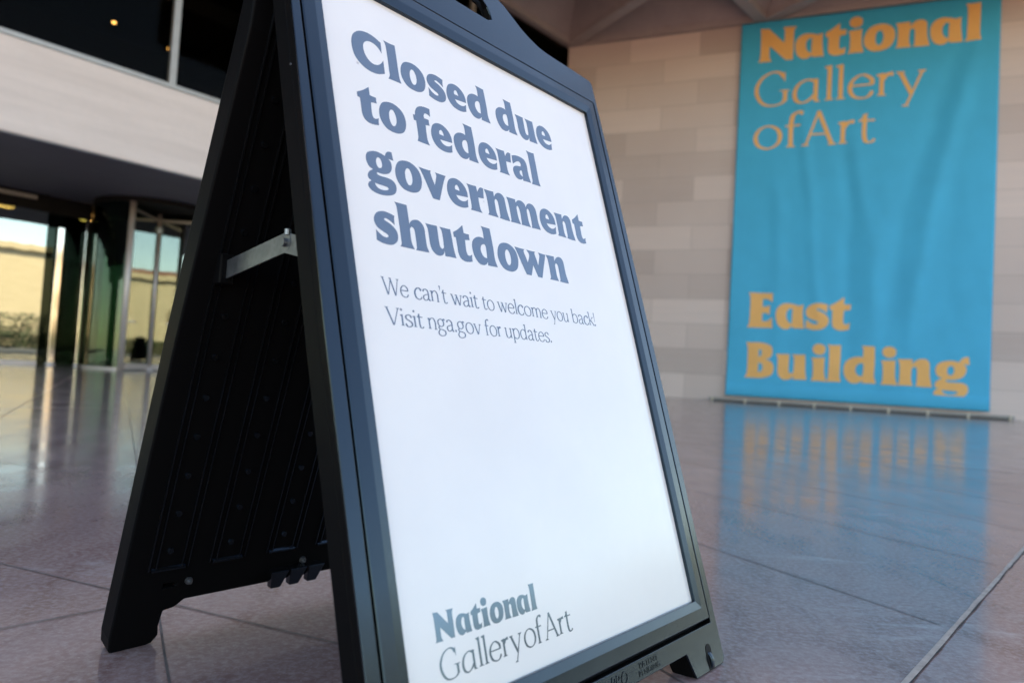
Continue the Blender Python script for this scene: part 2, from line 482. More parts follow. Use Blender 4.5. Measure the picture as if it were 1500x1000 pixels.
# interior shell
b = MB()
b.box(F, -22, CD1 + 44, GN + 12, GN + 12.2, 0.0, 3.68)
b.box(F, -22.2, -22, FN + 0.2, GN + 12, 0.0, 3.68)
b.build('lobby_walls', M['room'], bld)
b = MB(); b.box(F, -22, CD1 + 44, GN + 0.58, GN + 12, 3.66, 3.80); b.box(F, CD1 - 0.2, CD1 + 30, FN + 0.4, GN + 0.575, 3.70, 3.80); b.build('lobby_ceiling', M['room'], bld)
# front wall to the right of the revolving door, up to the stone wall
b = MB(); b.box(F, 8.02, CD1 + 3.4, GN - 1.78, GN - 1.756, 0.0, 3.672); b.build('side_glass', M['glass'], bld)

# revolving door
RC, RR = F(6.62, 16.9), 1.30
def RP(ang, r, h): return RC + D1 * (math.cos(R(ang)) * r) + NF * (math.sin(R(ang)) * r) + UP * h
b = MB()
b.tube(RC + UP * 3.56, RC + UP * 3.672, RR + 0.03, n=64)
rev = b.build('revolving_door', M['dark'], bld)
def arc(mb, a0, a1, r0, r1, h0, h1, n=24):
    for k in range(n):
        t0 = a0 + (a1 - a0) * k / n; t1 = a0 + (a1 - a0) * (k + 1) / n
        mb.add([RP(t0, r0, h0), RP(t1, r0, h0), RP(t1, r0, h1), RP(t0, r0, h1)], [(0, 1, 2, 3)])
        mb.add([RP(t0, r1, h0), RP(t1, r1, h0), RP(t1, r1, h1), RP(t0, r1, h1)], [(3, 2, 1, 0)])
for a0, a1 in ((135, 225), (-45, 45)):
    b = MB(); arc(b, a0, a1, RR, RR - 0.02, 0.06, 3.558)
    g = b.build('curved_pane', M['curved'], rev, smooth=True, fixn=False)
    b = MB(); arc(b, a0, a1, RR + 0.02, RR - 0.04, 0.0, 0.058); b.build('floor_rail', M['pale'], rev, fixn=False)
for a in (135, 225, -45, 45):
    b = MB(); b.tube(RP(a, RR, 0.0), RP(a, RR, 3.558), 0.062, n=20); b.build('post', M['pale'], rev, smooth=True)
b = MB(); b.tube(RC, RC + UP * 3.558, 0.048, n=20); b.build('shaft', M['pale'], rev, smooth=True)
b = MB(); b.tube(RC, RC + UP * 0.07, 0.10, 0.07, n=20); b.build('shaft_shoe', M['pale'], rev)
b = MB(); b.tube(RC + UP * 3.12, RC + UP * 3.26, 0.085, n=20); b.build('shaft_collar', M['metal'], rev)
for a in (225, 315, 45, 135):
    def WP(r, s, h, a=a):
        t = R(a); return RC + D1 * (math.cos(t) * r - math.sin(t) * s) + NF * (math.sin(t) * r + math.cos(t) * s) + UP * h
    b = MB(); b.box(WP, 0.07, RR - 0.10, -0.006, 0.006, 0.145, 3.38)
    wg = b.build('wing', M['glass'], rev)
    b = MB(); b.box(WP, 0.06, RR - 0.09, -0.022, 0.022, 0.02, 0.143); b.build('wing_rail', M['pale'], wg)
    b = MB(); b.box(WP, 0.06, RR - 0.09, -0.022, 0.022, 3.382, 3.45); b.build('wing_rail', M['frame'], wg)
    b = MB(); b.box(WP, 0.35, 1.0, -0.055, -0.035, 1.06, 1.10); b.box(WP, 0.37, 0.40, -0.036, -0.006, 1.065, 1.095); b.box(WP, 0.95, 0.98, -0.036, -0.006, 1.065, 1.095)
    b.build('push_bar', M['steel'], wg)

# lamps inside
def downlight(a, n, h, r, label):
    b = MB(); b.tube(F(a, n, h), F(a, n, h + 0.02), r, n=20)
    o = b.build('ceiling_lamp', M['lamp']); tag(o, label, 'lamp', 'lamps inside the museum')
    b = MB(); 
    for k in range(24):
        t0, t1 = 2 * math.pi * k / 24, 2 * math.pi * (k + 1) / 24
        c = F(a, n, h - 0.004)
        P = lambda t, q: c + Vector((math.cos(t) * q, math.sin(t) * q, 0))
        b.add([P(t0, r), P(t1, r), P(t1, r * 1.25), P(t0, r * 1.25)], [(0, 1, 2, 3)])
    b.build('trim_ring', M['dark'], o, fixn=False)
def at_ratio(a, hh, n, base): k = n / base; return a * k, (hh - 0.4526) * k + 0.4526
a, h = at_ratio(3.703, 3.133, 20.1, 17.0); downlight(a, 20.1, h, 0.17, 'round warm lamp above the leftmost reflection of the stone building')
a, h = at_ratio(5.135, 3.143, 19.5, 17.0); downlight(a, 19.5, h, 0.12, 'round warm lamp seen just left of the revolving door')
a, h = at_ratio(4.159, 5.950, 15.5, FN); downlight(a, 15.5, h, 0.04, 'faint warm lamp in the middle of the upper window pane')
a, h = at_ratio(5.097, 5.848, 15.5, FN); downlight(a, 15.5, h, 0.05, 'small bright lamp close to the upper window mullion')

# ------------------------------------------------------------------ what stands across the plaza (seen in the glass) and two added hedges
M['far'] = mat_concrete('sunlit_limestone', (0.47, 0.385, 0.27), (0.42, 0.34, 0.23), (0.3, 0.3, 2))
M['tile'] = mat_simple('red_roof_tile', (0.20, 0.085, 0.055), 0.8, 0, 4, 0.3)
M['leaf'] = mat_simple('tree_leaf', (0.03, 0.048, 0.014), 0.6, 0, 3, 0.4)
M['bark'] = mat_simple('tree_bark', (0.09, 0.065, 0.045), 0.85, 0, 6, 0.4)
def far_building(c, az, wd, dp, ht, label, roof):
    r = empty('stone_building', c, R(-az)); tag(r, label, 'building')
    f = lambda x, y, z: Vector((x, y, z))
    b = MB(); b.box(f, -wd / 2, wd / 2, 0, dp, -0.2, ht); b.build('wall', M['far'], r, local=True)
    b = MB(); b.box(f, -wd / 2 - 0.5, wd / 2 + 0.5, -0.5, dp + 0.5, ht + 0.002, ht + 0.8); b.build('cornice', M['far'], r, local=True)
    if roof:
        b = MB(); b.hexa([f(-wd / 2, 0.2, ht + 0.81), f(wd / 2, 0.2, ht + 0.81), f(wd / 2, dp, ht + 0.81), f(-wd / 2, dp, ht + 0.81),
                          f(-wd / 2 + 5, 5, ht + 2.0), f(wd / 2 - 5, 5, ht + 2.0), f(wd / 2 - 5, dp - 5, ht + 2.0), f(-wd / 2 + 5, dp - 5, ht + 2.0)])
        b.build('roof', M['tile'], r, local=True)
    n = int(wd / 7)
    for k in range(n):
        x = -wd / 2 + (k + 0.5) * wd / n
        b = MB(); b.box(f, x - 0.9, x + 0.9, -0.06, -0.01, ht * 0.40, ht * 0.60); b.build('window', M['pane'], r, local=True)
def az_pt(az, d): return Vector((math.sin(R(az)) * d, math.cos(R(az)) * d, 0))
far_building(az_pt(112, 78), 117, 48, 20, 12.5, 'sunlit limestone block across the plaza', False)
far_building(az_pt(150, 84), 152, 40, 18, 11.0, 'long sunlit limestone gallery with a red tiled roof', True)
def tree(c, h, cr, seed, label):
    rnd = random.Random(seed)
    r = empty('plaza_tree', c); tag(r, label, 'tree', 'trees across the plaza')
    b = MB(); b.tube((0, 0, -0.1), (0.1, 0, h * 0.45), 0.22, 0.14, n=10)
    for k in range(6):
        t = rnd.uniform(0, 6.28); b.tube((0.1, 0, h * 0.40), (math.cos(t) * cr * 0.6, math.sin(t) * cr * 0.6, h * rnd.uniform(0.6, 0.85)), 0.09, 0.03, n=6)
    b.build('trunk', M['bark'], r, local=True)
    b = MB()
    cl = [Vector((rnd.gauss(0, 0.45) * cr, rnd.gauss(0, 0.45) * cr, h * rnd.uniform(0.42, 0.98))) for _ in range(26)]
    for c_ in cl:
        for _ in range(60):
            p = c_ + Vector((rnd.gauss(0, 1), rnd.gauss(0, 1), rnd.gauss(0, 0.8))) * cr * 0.2
            u = Vector((rnd.gauss(0, 1), rnd.gauss(0, 1), rnd.gauss(0, 1))).normalized() * rnd.uniform(0.12, 0.26); v = u.orthogonal().normalized() * u.length * 0.6
            b.add([p - u, p + v, p + u, p - v], [(0, 1, 2, 3)])
    b.build('crown', M['leaf'], r, local=True, fixn=False)
for k, (az, d, h, cr) in enumerate(((84, 60, 7, 3.2), (93, 64, 8, 3.6), (102, 66, 6.0, 2.8), (124, 60, 6.5, 2.6), (134, 70, 8, 3.4), (160, 66, 7, 3.0), (168, 72, 8, 3.6))):
    tree(az_pt(az, d), h, cr, k, ('leafy tree beyond the added dark ground, nearest the stone wall', 'tall leafy tree behind the far plaza hedge', 'small leafy tree beside the limestone block',
        'low leafy tree at the corner of the limestone block', 'broad leafy tree in the gap between the two far buildings', 'leafy tree at the near end of the long gallery', 'tallest leafy tree past the end of the long gallery')[k])
def hedge(az, d, wd, label):
    rnd = random.Random(int(az)); r = empty('clipped_hedge', az_pt(az, d), R(-az)); tag(r, label, 'hedge')
    b = MB()
    for _ in range(7000):
        p = Vector((rnd.uniform(-wd / 2, wd / 2), rnd.uniform(-0.6, 0.6), rnd.uniform(0, 3.2 if d < 50 else 1.9)))
        u = Vector((rnd.gauss(0, 1), rnd.gauss(0, 1), rnd.gauss(0, 1))).normalized() * rnd.uniform(0.1, 0.22); v = u.orthogonal().normalized() * u.length * 0.6
        b.add([p - u, p + v, p + u, p - v], [(0, 1, 2, 3)])
    b.build('foliage', M['leaf'], r, local=True, fixn=False)
hedge(114, 70, 26, 'dark hedge in front of the limestone block')
hedge(150, 74, 26, 'dark hedge in front of the red roofed gallery')
hedge(94, 46, 30, 'unseen hedge added at the far side of the plaza to darken sign reflections')  # added out of view so the lower sign frame mirrors something dark
hedge(70, 44, 26, 'unseen hedge added beyond the stone wall to darken sign reflections')  # another unseen hedge added to keep the frame's low reflections dark

# ------------------------------------------------------------------ lettering
BOLD = {
'C': ['50.5,36.0! 51.3,45.6 51.7,53.9! 41.9,58.1 31.9,59.9 20.4,58.3 10.8,53.3 3.5,44.7 0.2,34.3 0.0,24.0 2.3,13.7 8.2,6.0 17.2,0.5 28.0,-1.7 39.5,-0.1 51.2,5.1! 51.3,15.8 51.6,26.0! 46.0,18.6 38.3,13.5 30.3,13.3 23.7,17.8 19.9,25.5 19.2,34.0 21.7,40.9 27.5,45.8 34.5,47.2 42.2,45.3 47.3,41.0'],
'l': ['0.7,60.8! 11.0,60.3 21.2,61.0! 21.1,41.2 20.7,21.5 20.9,8.6 22.8,0.6! 11.1,0.4 0.0,-0.1! 3.1,5.7 3.4,13.3 3.9,31.7 3.9,50.0 3.2,56.2'],
'o': ['14.3,42.4 6.7,37.6 1.1,27.4 0.0,17.0 3.0,8.0 9.8,1.3 19.7,-0.9 30.3,0.2 39.5,5.5 44.7,15.0 45.9,24.7 43.4,34.3 37.3,40.4 27.3,44.1', '22.0,33.4 18.1,28.4 16.9,19.8 18.0,13.2 20.8,9.0 24.3,9.5 27.3,13.2 29.0,21.0 28.1,27.8 25.4,32.9'],
's': ['32.5,27.8! 32.6,34.3 33.8,40.8! 26.5,42.7 19.1,43.5 12.6,42.5 5.1,38.8 0.3,31.4 0.3,24.6 4.5,18.8 11.8,15.3 18.3,12.5 19.5,10.5 17.4,8.5 12.3,8.6 6.5,11.5 1.0,16.2! 0.6,9.0 0.0,2.0! 7.7,-0.3 17.1,-1.1 24.8,0.2 32.1,5.2 35.3,12.2 34.6,19.4 30.1,25.0 23.2,29.0 17.1,31.4 16.1,32.8 18.7,34.2 24.8,32.6'],
'e': ['40.8,18.7! 40.6,27.4 36.8,35.6 29.2,41.3 21.5,43.2 13.2,41.7 5.7,36.7 1.1,27.6 0.0,17.6 3.3,8.0 10.5,1.7 20.5,-0.6 30.1,0.1 37.9,2.7! 38.5,8.1 39.8,15.3! 33.7,11.2 26.7,9.9 20.4,11.7 16.4,16.7!', '25.1,25.0! 16.6,25.4! 16.9,29.6 20.1,33.2 22.3,32.8 24.4,29.6'],
'd': ['25.2,60.9! 35.3,60.7 44.0,60.5! 44.6,46.9 44.8,28.7 44.5,11.5 47.6,1.1! 37.0,0.9 26.9,0.9! 27.5,3.7 27.7,5.9! 24.4,2.4 18.1,-0.2 9.8,0.7 4.1,6.1 0.4,14.9 0.0,25.8 3.1,34.0 10.0,40.0 17.6,42.7 24.8,42.7 27.4,41.7! 27.9,50.6 27.4,56.7', '23.9,32.5 19.8,29.9 17.2,24.6 17.4,19.0 19.9,14.2 23.7,12.0 27.6,11.9! 28.4,19.1 28.5,30.4 26.8,32.7'],
'u': ['0.0,42.1! 10.5,42.2 21.0,42.6! 20.8,32.0 20.5,21.2 21.7,12.2 24.5,10.5 27.8,12.8 28.3,16.8 28.8,28.7 28.1,37.5 25.3,42.3! 35.4,42.4 45.7,42.7! 46.3,30.1 46.6,15.3 48.7,1.0! 38.2,1.0 28.0,0.5! 28.2,7.6! 24.6,2.1 17.9,-0.6 10.8,0.6 5.2,5.8 3.2,14.1 3.2,26.6 2.5,37.1'],
'h': ['0.5,61.0! 10.8,61.2 21.1,61.2! 21.1,48.5 21.2,35.2! 24.0,39.1 29.8,42.6 37.5,43.5 43.9,39.6 46.4,33.8 46.3,21.3 46.6,8.9 49.1,0.6! 37.6,0.2 25.7,-0.2! 27.5,2.2 28.3,7.4 28.5,19.7 27.9,29.0 24.3,31.6 21.1,28.1 20.5,20.0 20.7,8.8 24.0,0.4! 12.4,0.3 0.0,0.4! 2.7,3.6 3.2,11.0 3.4,31.5 3.3,50.2 2.8,56.6'],
't': ['0.0,39.6! 10.0,45.6 21.1,54.4! 21.1,48.3 21.1,42.5! 25.8,42.1 31.1,42.3! 30.9,37.9 31.1,33.4! 26.6,33.0 21.5,31.9! 20.8,22.7 20.8,13.8 22.4,9.8 25.6,9.3 31.0,12.0! 30.0,7.0 29.9,1.5! 22.4,-0.3 13.7,-0.5 6.8,3.0 4.1,9.8 3.9,19.6 3.9,32.4! 1.6,32.7 0.1,32.9!'],
'f': ['33.5,47.9! 34.0,54.1 34.7,60.6! 27.3,60.9 17.4,59.2 9.6,54.5 5.1,47.0 3.8,41.2! 2.1,40.9 0.3,41.1! 0.0,36.2 0.2,32.1! 2.3,32.1 4.4,32.2! 4.3,19.2 3.5,5.4 1.3,0.1! 11.2,-0.0 24.1,-0.1! 21.4,6.9 21.1,18.4 21.8,30.9! 25.6,31.9 29.6,32.5! 29.2,37.2 29.8,41.7! 25.6,41.9 21.1,41.6! 20.9,45.7 23.5,49.8 27.8,50.3'],
'r': ['0.0,41.5! 10.1,41.4 20.3,42.1! 20.7,37.6 21.1,33.3! 25.4,39.3 29.8,42.4 35.6,42.2! 34.2,33.3 33.0,25.1! 27.0,24.7 21.1,24.0! 20.8,13.7 21.7,5.2 24.4,0.1! 12.7,0.3 0.0,0.0! 2.3,2.9 3.3,9.5 3.2,20.2 3.1,32.0 2.2,37.7'],
'a': ['3.2,39.8! 12.8,42.6 24.9,43.1 34.4,40.4 38.3,32.3 38.1,22.4 38.6,11.5 41.1,0.7! 32.1,0.6 21.2,-0.2! 21.2,1.4 21.4,3.5! 15.8,0.3 8.1,-0.1 2.5,3.9 0.0,11.8 1.5,17.6 6.5,22.0 13.8,24.1 21.3,25.0! 22.6,29.6 20.0,32.9 14.2,32.1 7.3,28.0 2.8,24.8! 2.4,31.7', '20.6,17.9 17.2,16.0 15.9,12.6 17.4,9.4 20.4,7.8 22.2,7.1! 22.3,11.9 22.1,17.3'],
'g': ['47.7,37.6! 47.0,43.5 46.5,49.3! 41.1,48.8 36.7,45.8 34.0,40.6! 27.9,42.2 20.4,42.8 11.4,40.6 5.0,36.7 2.2,30.2 2.5,23.7 5.8,17.6 11.2,15.2! 5.3,11.4 1.6,5.7 2.2,1.2 6.5,-1.5! 1.8,-4.6 0.0,-9.5 3.9,-14.5 11.9,-17.1 22.5,-17.3 32.7,-15.2 41.1,-11.3 45.6,-5.4 46.2,2.5 42.5,7.3 35.7,9.3 24.7,9.2 18.3,9.8 16.5,11.7 18.3,13.1! 24.2,12.8 30.9,13.9 38.2,17.6 42.5,23.7 43.6,29.8 42.2,35.3 39.3,37.6! 43.8,37.6', '21.8,34.9 18.7,31.3 18.0,26.3 19.2,21.9 21.6,20.2 25.0,21.2 27.0,24.6 27.0,29.9 24.9,34.1', '11.5,-3.0! 17.2,-3.6 25.8,-3.8 31.2,-4.3 32.7,-6.2 29.4,-8.7 22.6,-10.0 15.3,-8.8 12.3,-5.9'],
'v': ['0.0,41.9! 11.2,41.6 22.5,42.1! 21.1,39.5 21.4,36.4 23.2,29.8 26.0,21.5! 29.4,30.4 31.6,38.2 30.2,41.7! 39.6,41.6 50.3,41.7! 45.8,33.7 39.9,20.7 31.0,0.1! 24.8,-0.2 18.6,-0.1! 17.3,2.8 13.5,12.0 8.6,24.8 3.5,36.4'],
'n': ['0.3,41.8! 11.1,42.1 21.4,42.5! 21.3,37.6 21.3,34.6! 25.6,39.8 32.7,43.5 40.3,42.9 44.6,38.3 45.4,29.4 45.9,15.9 49.3,0.1! 37.1,-0.1 25.7,0.6! 27.7,4.0 28.0,9.6 28.2,20.8 27.4,28.5 24.2,31.1 20.9,28.0 20.2,21.2 20.2,9.0 23.0,0.5! 11.4,0.6 0.0,0.6! 2.9,4.0 3.5,10.7 3.7,23.9 3.1,34.8'],
'm': ['0.0,41.4! 11.1,41.9 20.9,42.1! 20.8,38.6 21.4,36.7! 25.3,40.6 30.9,42.8 38.2,42.2 43.1,38.7 44.4,34.3! 49.4,40.2 55.3,43.1 63.6,42.4 68.9,36.4 69.8,27.7 70.1,13.5 72.8,0.8! 61.2,0.7 50.0,0.2! 51.5,3.2 52.2,10.9 52.1,22.6 50.9,30.5 48.5,32.3 45.9,29.4 45.2,22.2 45.5,8.3 48.2,0.4! 36.7,0.4 25.4,0.3! 26.9,3.2 27.1,9.0 27.7,21.7 25.8,30.0 23.8,31.8 21.1,28.9 20.5,22.4 21.2,10.0 24.2,0.4! 12.2,0.4 0.3,-0.0! 2.2,3.0 2.6,9.3 2.8,25.2 2.0,35.9'],
'w': ['0.0,42.1! 12.0,41.6 23.7,41.8! 20.9,38.7 21.5,34.9 23.8,28.6 26.2,20.8! 30.8,28.7 32.8,34.7 28.0,42.0! 38.1,41.8 49.4,42.1! 47.1,39.4 47.3,36.1 49.3,28.5 51.0,19.7! 55.5,29.5 58.5,38.0 56.3,42.2! 65.9,41.6 74.6,41.4! 71.2,33.3 66.5,23.4 55.9,-0.1! 50.4,0.2 45.4,0.3! 44.0,4.0 41.1,11.4 38.2,18.2! 34.2,9.2 29.6,-0.1! 24.0,0.1 18.3,0.2! 16.2,4.2 11.3,15.5 5.7,29.9 2.1,38.1'],
'N': ['2.0,59.8! 8.6,59.0 15.4,58.7! 25.9,47.6 41.3,31.0! 41.9,43.6 41.3,54.7 38.0,58.2! 49.0,58.0 60.7,57.9! 57.4,52.8 56.3,44.7 56.5,26.6 55.9,-0.2! 50.9,0.2 44.9,0.2! 34.2,11.1 18.3,27.5! 17.7,18.9 18.5,6.6 22.0,0.1! 10.4,0.4 0.0,0.3! 2.6,4.9 3.3,12.7 3.4,32.8 3.0,50.4'],
'q': ['42.4,40.7! 41.8,28.8 42.8,14.5 44.8,0.5! 36.5,0.7 27.7,0.6! 26.8,2.6 26.2,4.4! 19.4,-0.6 12.1,-0.8 4.1,4.9 0.0,16.2 0.2,29.3 5.1,38.0 14.3,42.4 26.6,41.2 34.4,38.5! 38.9,39.4', '23.0,34.3 18.5,31.0 16.2,24.5 17.0,16.6 20.8,10.2 25.1,7.9! 25.4,16.9 25.5,26.7 25.7,32.3'],
'i': ['0.0,38.4! 10.6,38.9 20.8,39.6! 20.4,28.4 21.0,12.3 24.1,-0.1! 12.5,0.4 0.2,-0.1! 2.6,4.7 3.3,13.2 3.1,26.2 2.2,33.6', '13.6,61.3 5.5,59.9 1.9,54.1 3.6,47.2 10.5,43.3 18.1,45.0 21.3,51.0 20.2,57.5'],
}
HEAD = [(769.8, [('C', 42.9), ('l', 99.0), ('o', 123.9), ('s', 173.7), ('e', 211.7), ('d', 255.9), ('d', 320.6), ('u', 370.9), ('e', 422.1)]), (687.5, [('t', 40.1), ('o', 73.1), ('f', 134.6), ('e', 165.0), ('d', 210.0), ('e', 261.2), ('r', 303.5), ('a', 338.4), ('l', 381.3)]), (605.2, [('g', 38.2), ('o', 86.2), ('v', 129.8), ('e', 178.8), ('r', 220.9), ('n', 257.2), ('m', 307.5), ('e', 383.7), ('n', 425.4), ('t', 476.2)]), (522.2, [('s', 40.1), ('h', 76.7), ('u', 126.1), ('t', 176.4), ('d', 210.3), ('o', 262.3), ('w', 304.4), ('n', 379.7)])]
LOGO = [('N', 45.2), ('q', 77.5), ('t', 101.6), ('i', 118.2), ('o', 131.8), ('n', 155.5), ('q', 180.4), ('l', 205.1)]
WIDTH = {'C': 51.7, 'l': 22.8, 'o': 45.9, 's': 35.3, 'e': 40.8, 'd': 47.6, 'u': 48.7, 'h': 49.1, 't': 31.1, 'f': 34.7, 'r': 35.6, 'a': 41.1, 'g': 47.7, 'v': 50.3, 'n': 49.3, 'm': 72.8, 'w': 74.6, 'N': 60.7, 'q': 44.8, 'i': 24.1}

BOLD['E'] = ['1,60! 40,59! 39.5,43! 34,48 24,49! 24,36! 31,36.5 36,39! 35.5,22! 31,25 24,25! 24,11! 33,12 39.5,18! 41,0! 20,0 0,0! 3,6 4,30 3.5,54']
BOLD['B'] = ['1,60! 26,60 41,55 44,45 41,36 34,32! 43,28 47,18 43,6 28,0! 14,0 0,0! 3.5,6 4.5,30 3.5,54', '22,49! 25,48.5 27,43 25,37.5 22,36!', '22,26! 27,24.5 29,18 27,11.5 22,10!']
WIDTH['E'] = 41; WIDTH['B'] = 46
def smooth_contour(pts, n=6):
    """pts: (x, y, corner); corners stay sharp, the rest is a Catmull-Rom curve"""
    N = len(pts); out = []
    def P(k): return Vector(pts[k % N][:2])
    for k in range(N):
        p1, p2 = P(k), P(k + 1)
        p0 = p1 - (p2 - p1) if pts[k][2] else P(k - 1)
        p3 = p2 + (p2 - p1) if pts[(k + 1) % N][2] else P(k + 2)
        d01 = max((p1 - p0).length, 1e-6) ** .5; d12 = max((p2 - p1).length, 1e-6) ** .5; d23 = max((p3 - p2).length, 1e-6) ** .5
        m1 = (p2 - p1) + d12 * ((p1 - p0) / d01 - (p2 - p0) / (d01 + d12)) if not pts[k][2] else (p2 - p1)
        m2 = (p2 - p1) + d12 * ((p3 - p2) / d23 - (p3 - p1) / (d12 + d23)) if not pts[(k + 1) % N][2] else (p2 - p1)
        for q in range(n):
            t = q / n; t2, t3 = t * t, t * t * t
            out.append(p1 * (2 * t3 - 3 * t2 + 1) + m1 * (t3 - 2 * t2 + t) + p2 * (-2 * t3 + 3 * t2) + m2 * (t3 - t2))
    return out
def glyph_contours(ch):
    res = []
    for s in BOLD[ch]:
        pts = []
        for tk in s.split():
            c = tk.endswith('!'); x, y = tk.rstrip('!').split(','); pts.append((float(x), float(y), c))
        res.append(smooth_contour(pts))
    return res
def fill(contours):
    """flat fill (holes by even-odd) -> verts, faces"""
    cu = bpy.data.curves.new('tmp', 'CURVE'); cu.dimensions = '2D'; cu.fill_mode = 'BOTH'
    for c in contours:
        sp = cu.splines.new('POLY'); sp.points.add(len(c) - 1); sp.use_cyclic_u = True
        for k, p in enumerate(c): sp.points[k].co = (p[0], p[1], 0, 1)
    ob = bpy.data.objects.new('tmp', cu); col.objects.link(ob)
    me = bpy.data.meshes.new_from_object(ob)
    vs = [tuple(v.co) for v in me.vertices]; fs = [tuple(p.vertices) for p in me.polygons]
    bpy.data.objects.remove(ob); bpy.data.curves.remove(cu); bpy.data.meshes.remove(me)
    return vs, fs
def bold_glyph(ch, x, y, sx, sy=None):
    sy = sx if sy is None else sy
    return fill([[(x + p[0] * sx, y + p[1] * sy) for p in c] for c in glyph_contours(ch)])

# light face: pen strokes with a broad-nib contrast. units: x-height 100
TK, TN, XS = 15.0, 5.5, 1.17
def stroke(pts, k=1.0, taper=(1, 1), closed=False, wmode=None):
    """centre line -> polygon outline"""
    P3 = [(x * XS, y, False) for x, y in pts]
    if closed:
        ln = smooth_contour(P3, 8); ln.append(ln[0])
    elif len(P3) == 2:
        ln = [Vector(P3[0][:2]).lerp(Vector(P3[1][:2]), t / 6) for t in range(7)]
    else:
        P3[0] = (*P3[0][:2], True); P3[-1] = (*P3[-1][:2], True)
        ln = smooth_contour(P3, 8)[:8 * (len(P3) - 1)] + [Vector(P3[-1][:2])]
    L, Rr = [], []
    for q in range(len(ln)):
        if closed: t = ln[(q + 1) % (len(ln) - 1)] - ln[(q - 1) % (len(ln) - 1)]
        else: t = ln[min(q + 1, len(ln) - 1)] - ln[max(q - 1, 0)]
        if t.length < 1e-6: t = Vector((0, 1))
        t.normalize(); nrm = Vector((-t.y, t.x))
        ang = math.atan2(t.y, t.x) - R(8)
        if wmode == 'thin': wd = TN * 1.1
        elif wmode == 'thick': wd = TK
        else: wd = TN + (TK - TN) * abs(math.sin(ang)) ** 1.5
        f = q / max(1, len(ln) - 1); wd *= k * (taper[0] + (taper[1] - taper[0]) * f)
        L.append(ln[q] + nrm * wd / 2); Rr.append(ln[q] - nrm * wd / 2)
    vs = L + Rr; n = len(L)
    return [(v[0], v[1]) for v in vs], [(q, n + q, n + q + 1, q + 1) for q in range(n - 1)]
def poly(pts): return [tuple(p) for p in pts], [tuple(range(len(pts)))]
def foot(x, y=0, l=10, r=10, h=5):
    x *= XS; a = TK / 2
    return [poly([(x - a - l, y), (x + a + r, y), (x + a + r, y + h * .45), (x + a, y + h * 1.7), (x - a, y + h * 1.7), (x - a - l, y + h * .45)])]
def head(x, y=0, l=10, r=10, h=5):
    x *= XS; a = TK / 2
    return [poly([(x - a - l, y - h * .45), (x - a, y - h * 1.7), (x + a, y - h * 1.7), (x + a + r, y - h * .45), (x + a + r, y), (x - a - l, y)])]
def flag(x, y):
    x *= XS; a = TK / 2
    return [poly([(x - a - 13, y - 6), (x - a, y - 13), (x + a, y - 13), (x + a, y + 3), (x - a - 12, y - 2)])]
def stem(x, y0, y1, fl=True, ft=True):
    r = [stroke([(x, y0), (x, y1)], wmode='thick')]
    if fl: r += flag(x, y1 - 1)
    if ft: r += foot(x, y0)
    return r
def dot(x, y, r):
    return poly([(x * XS + r * math.cos(2 * math.pi * k / 16), y + r * math.sin(2 * math.pi * k / 16)) for k in range(16)])
bowlR = [(14, 70), (32, 94), (56, 100), (80, 80), (87, 48), (76, 14), (50, -1), (26, 6), (14, 18)]
bowlL = [(76, 78), (58, 98), (44, 101), (17, 82), (7, 47), (17, 12), (38, -1), (60, 10), (76, 34)]
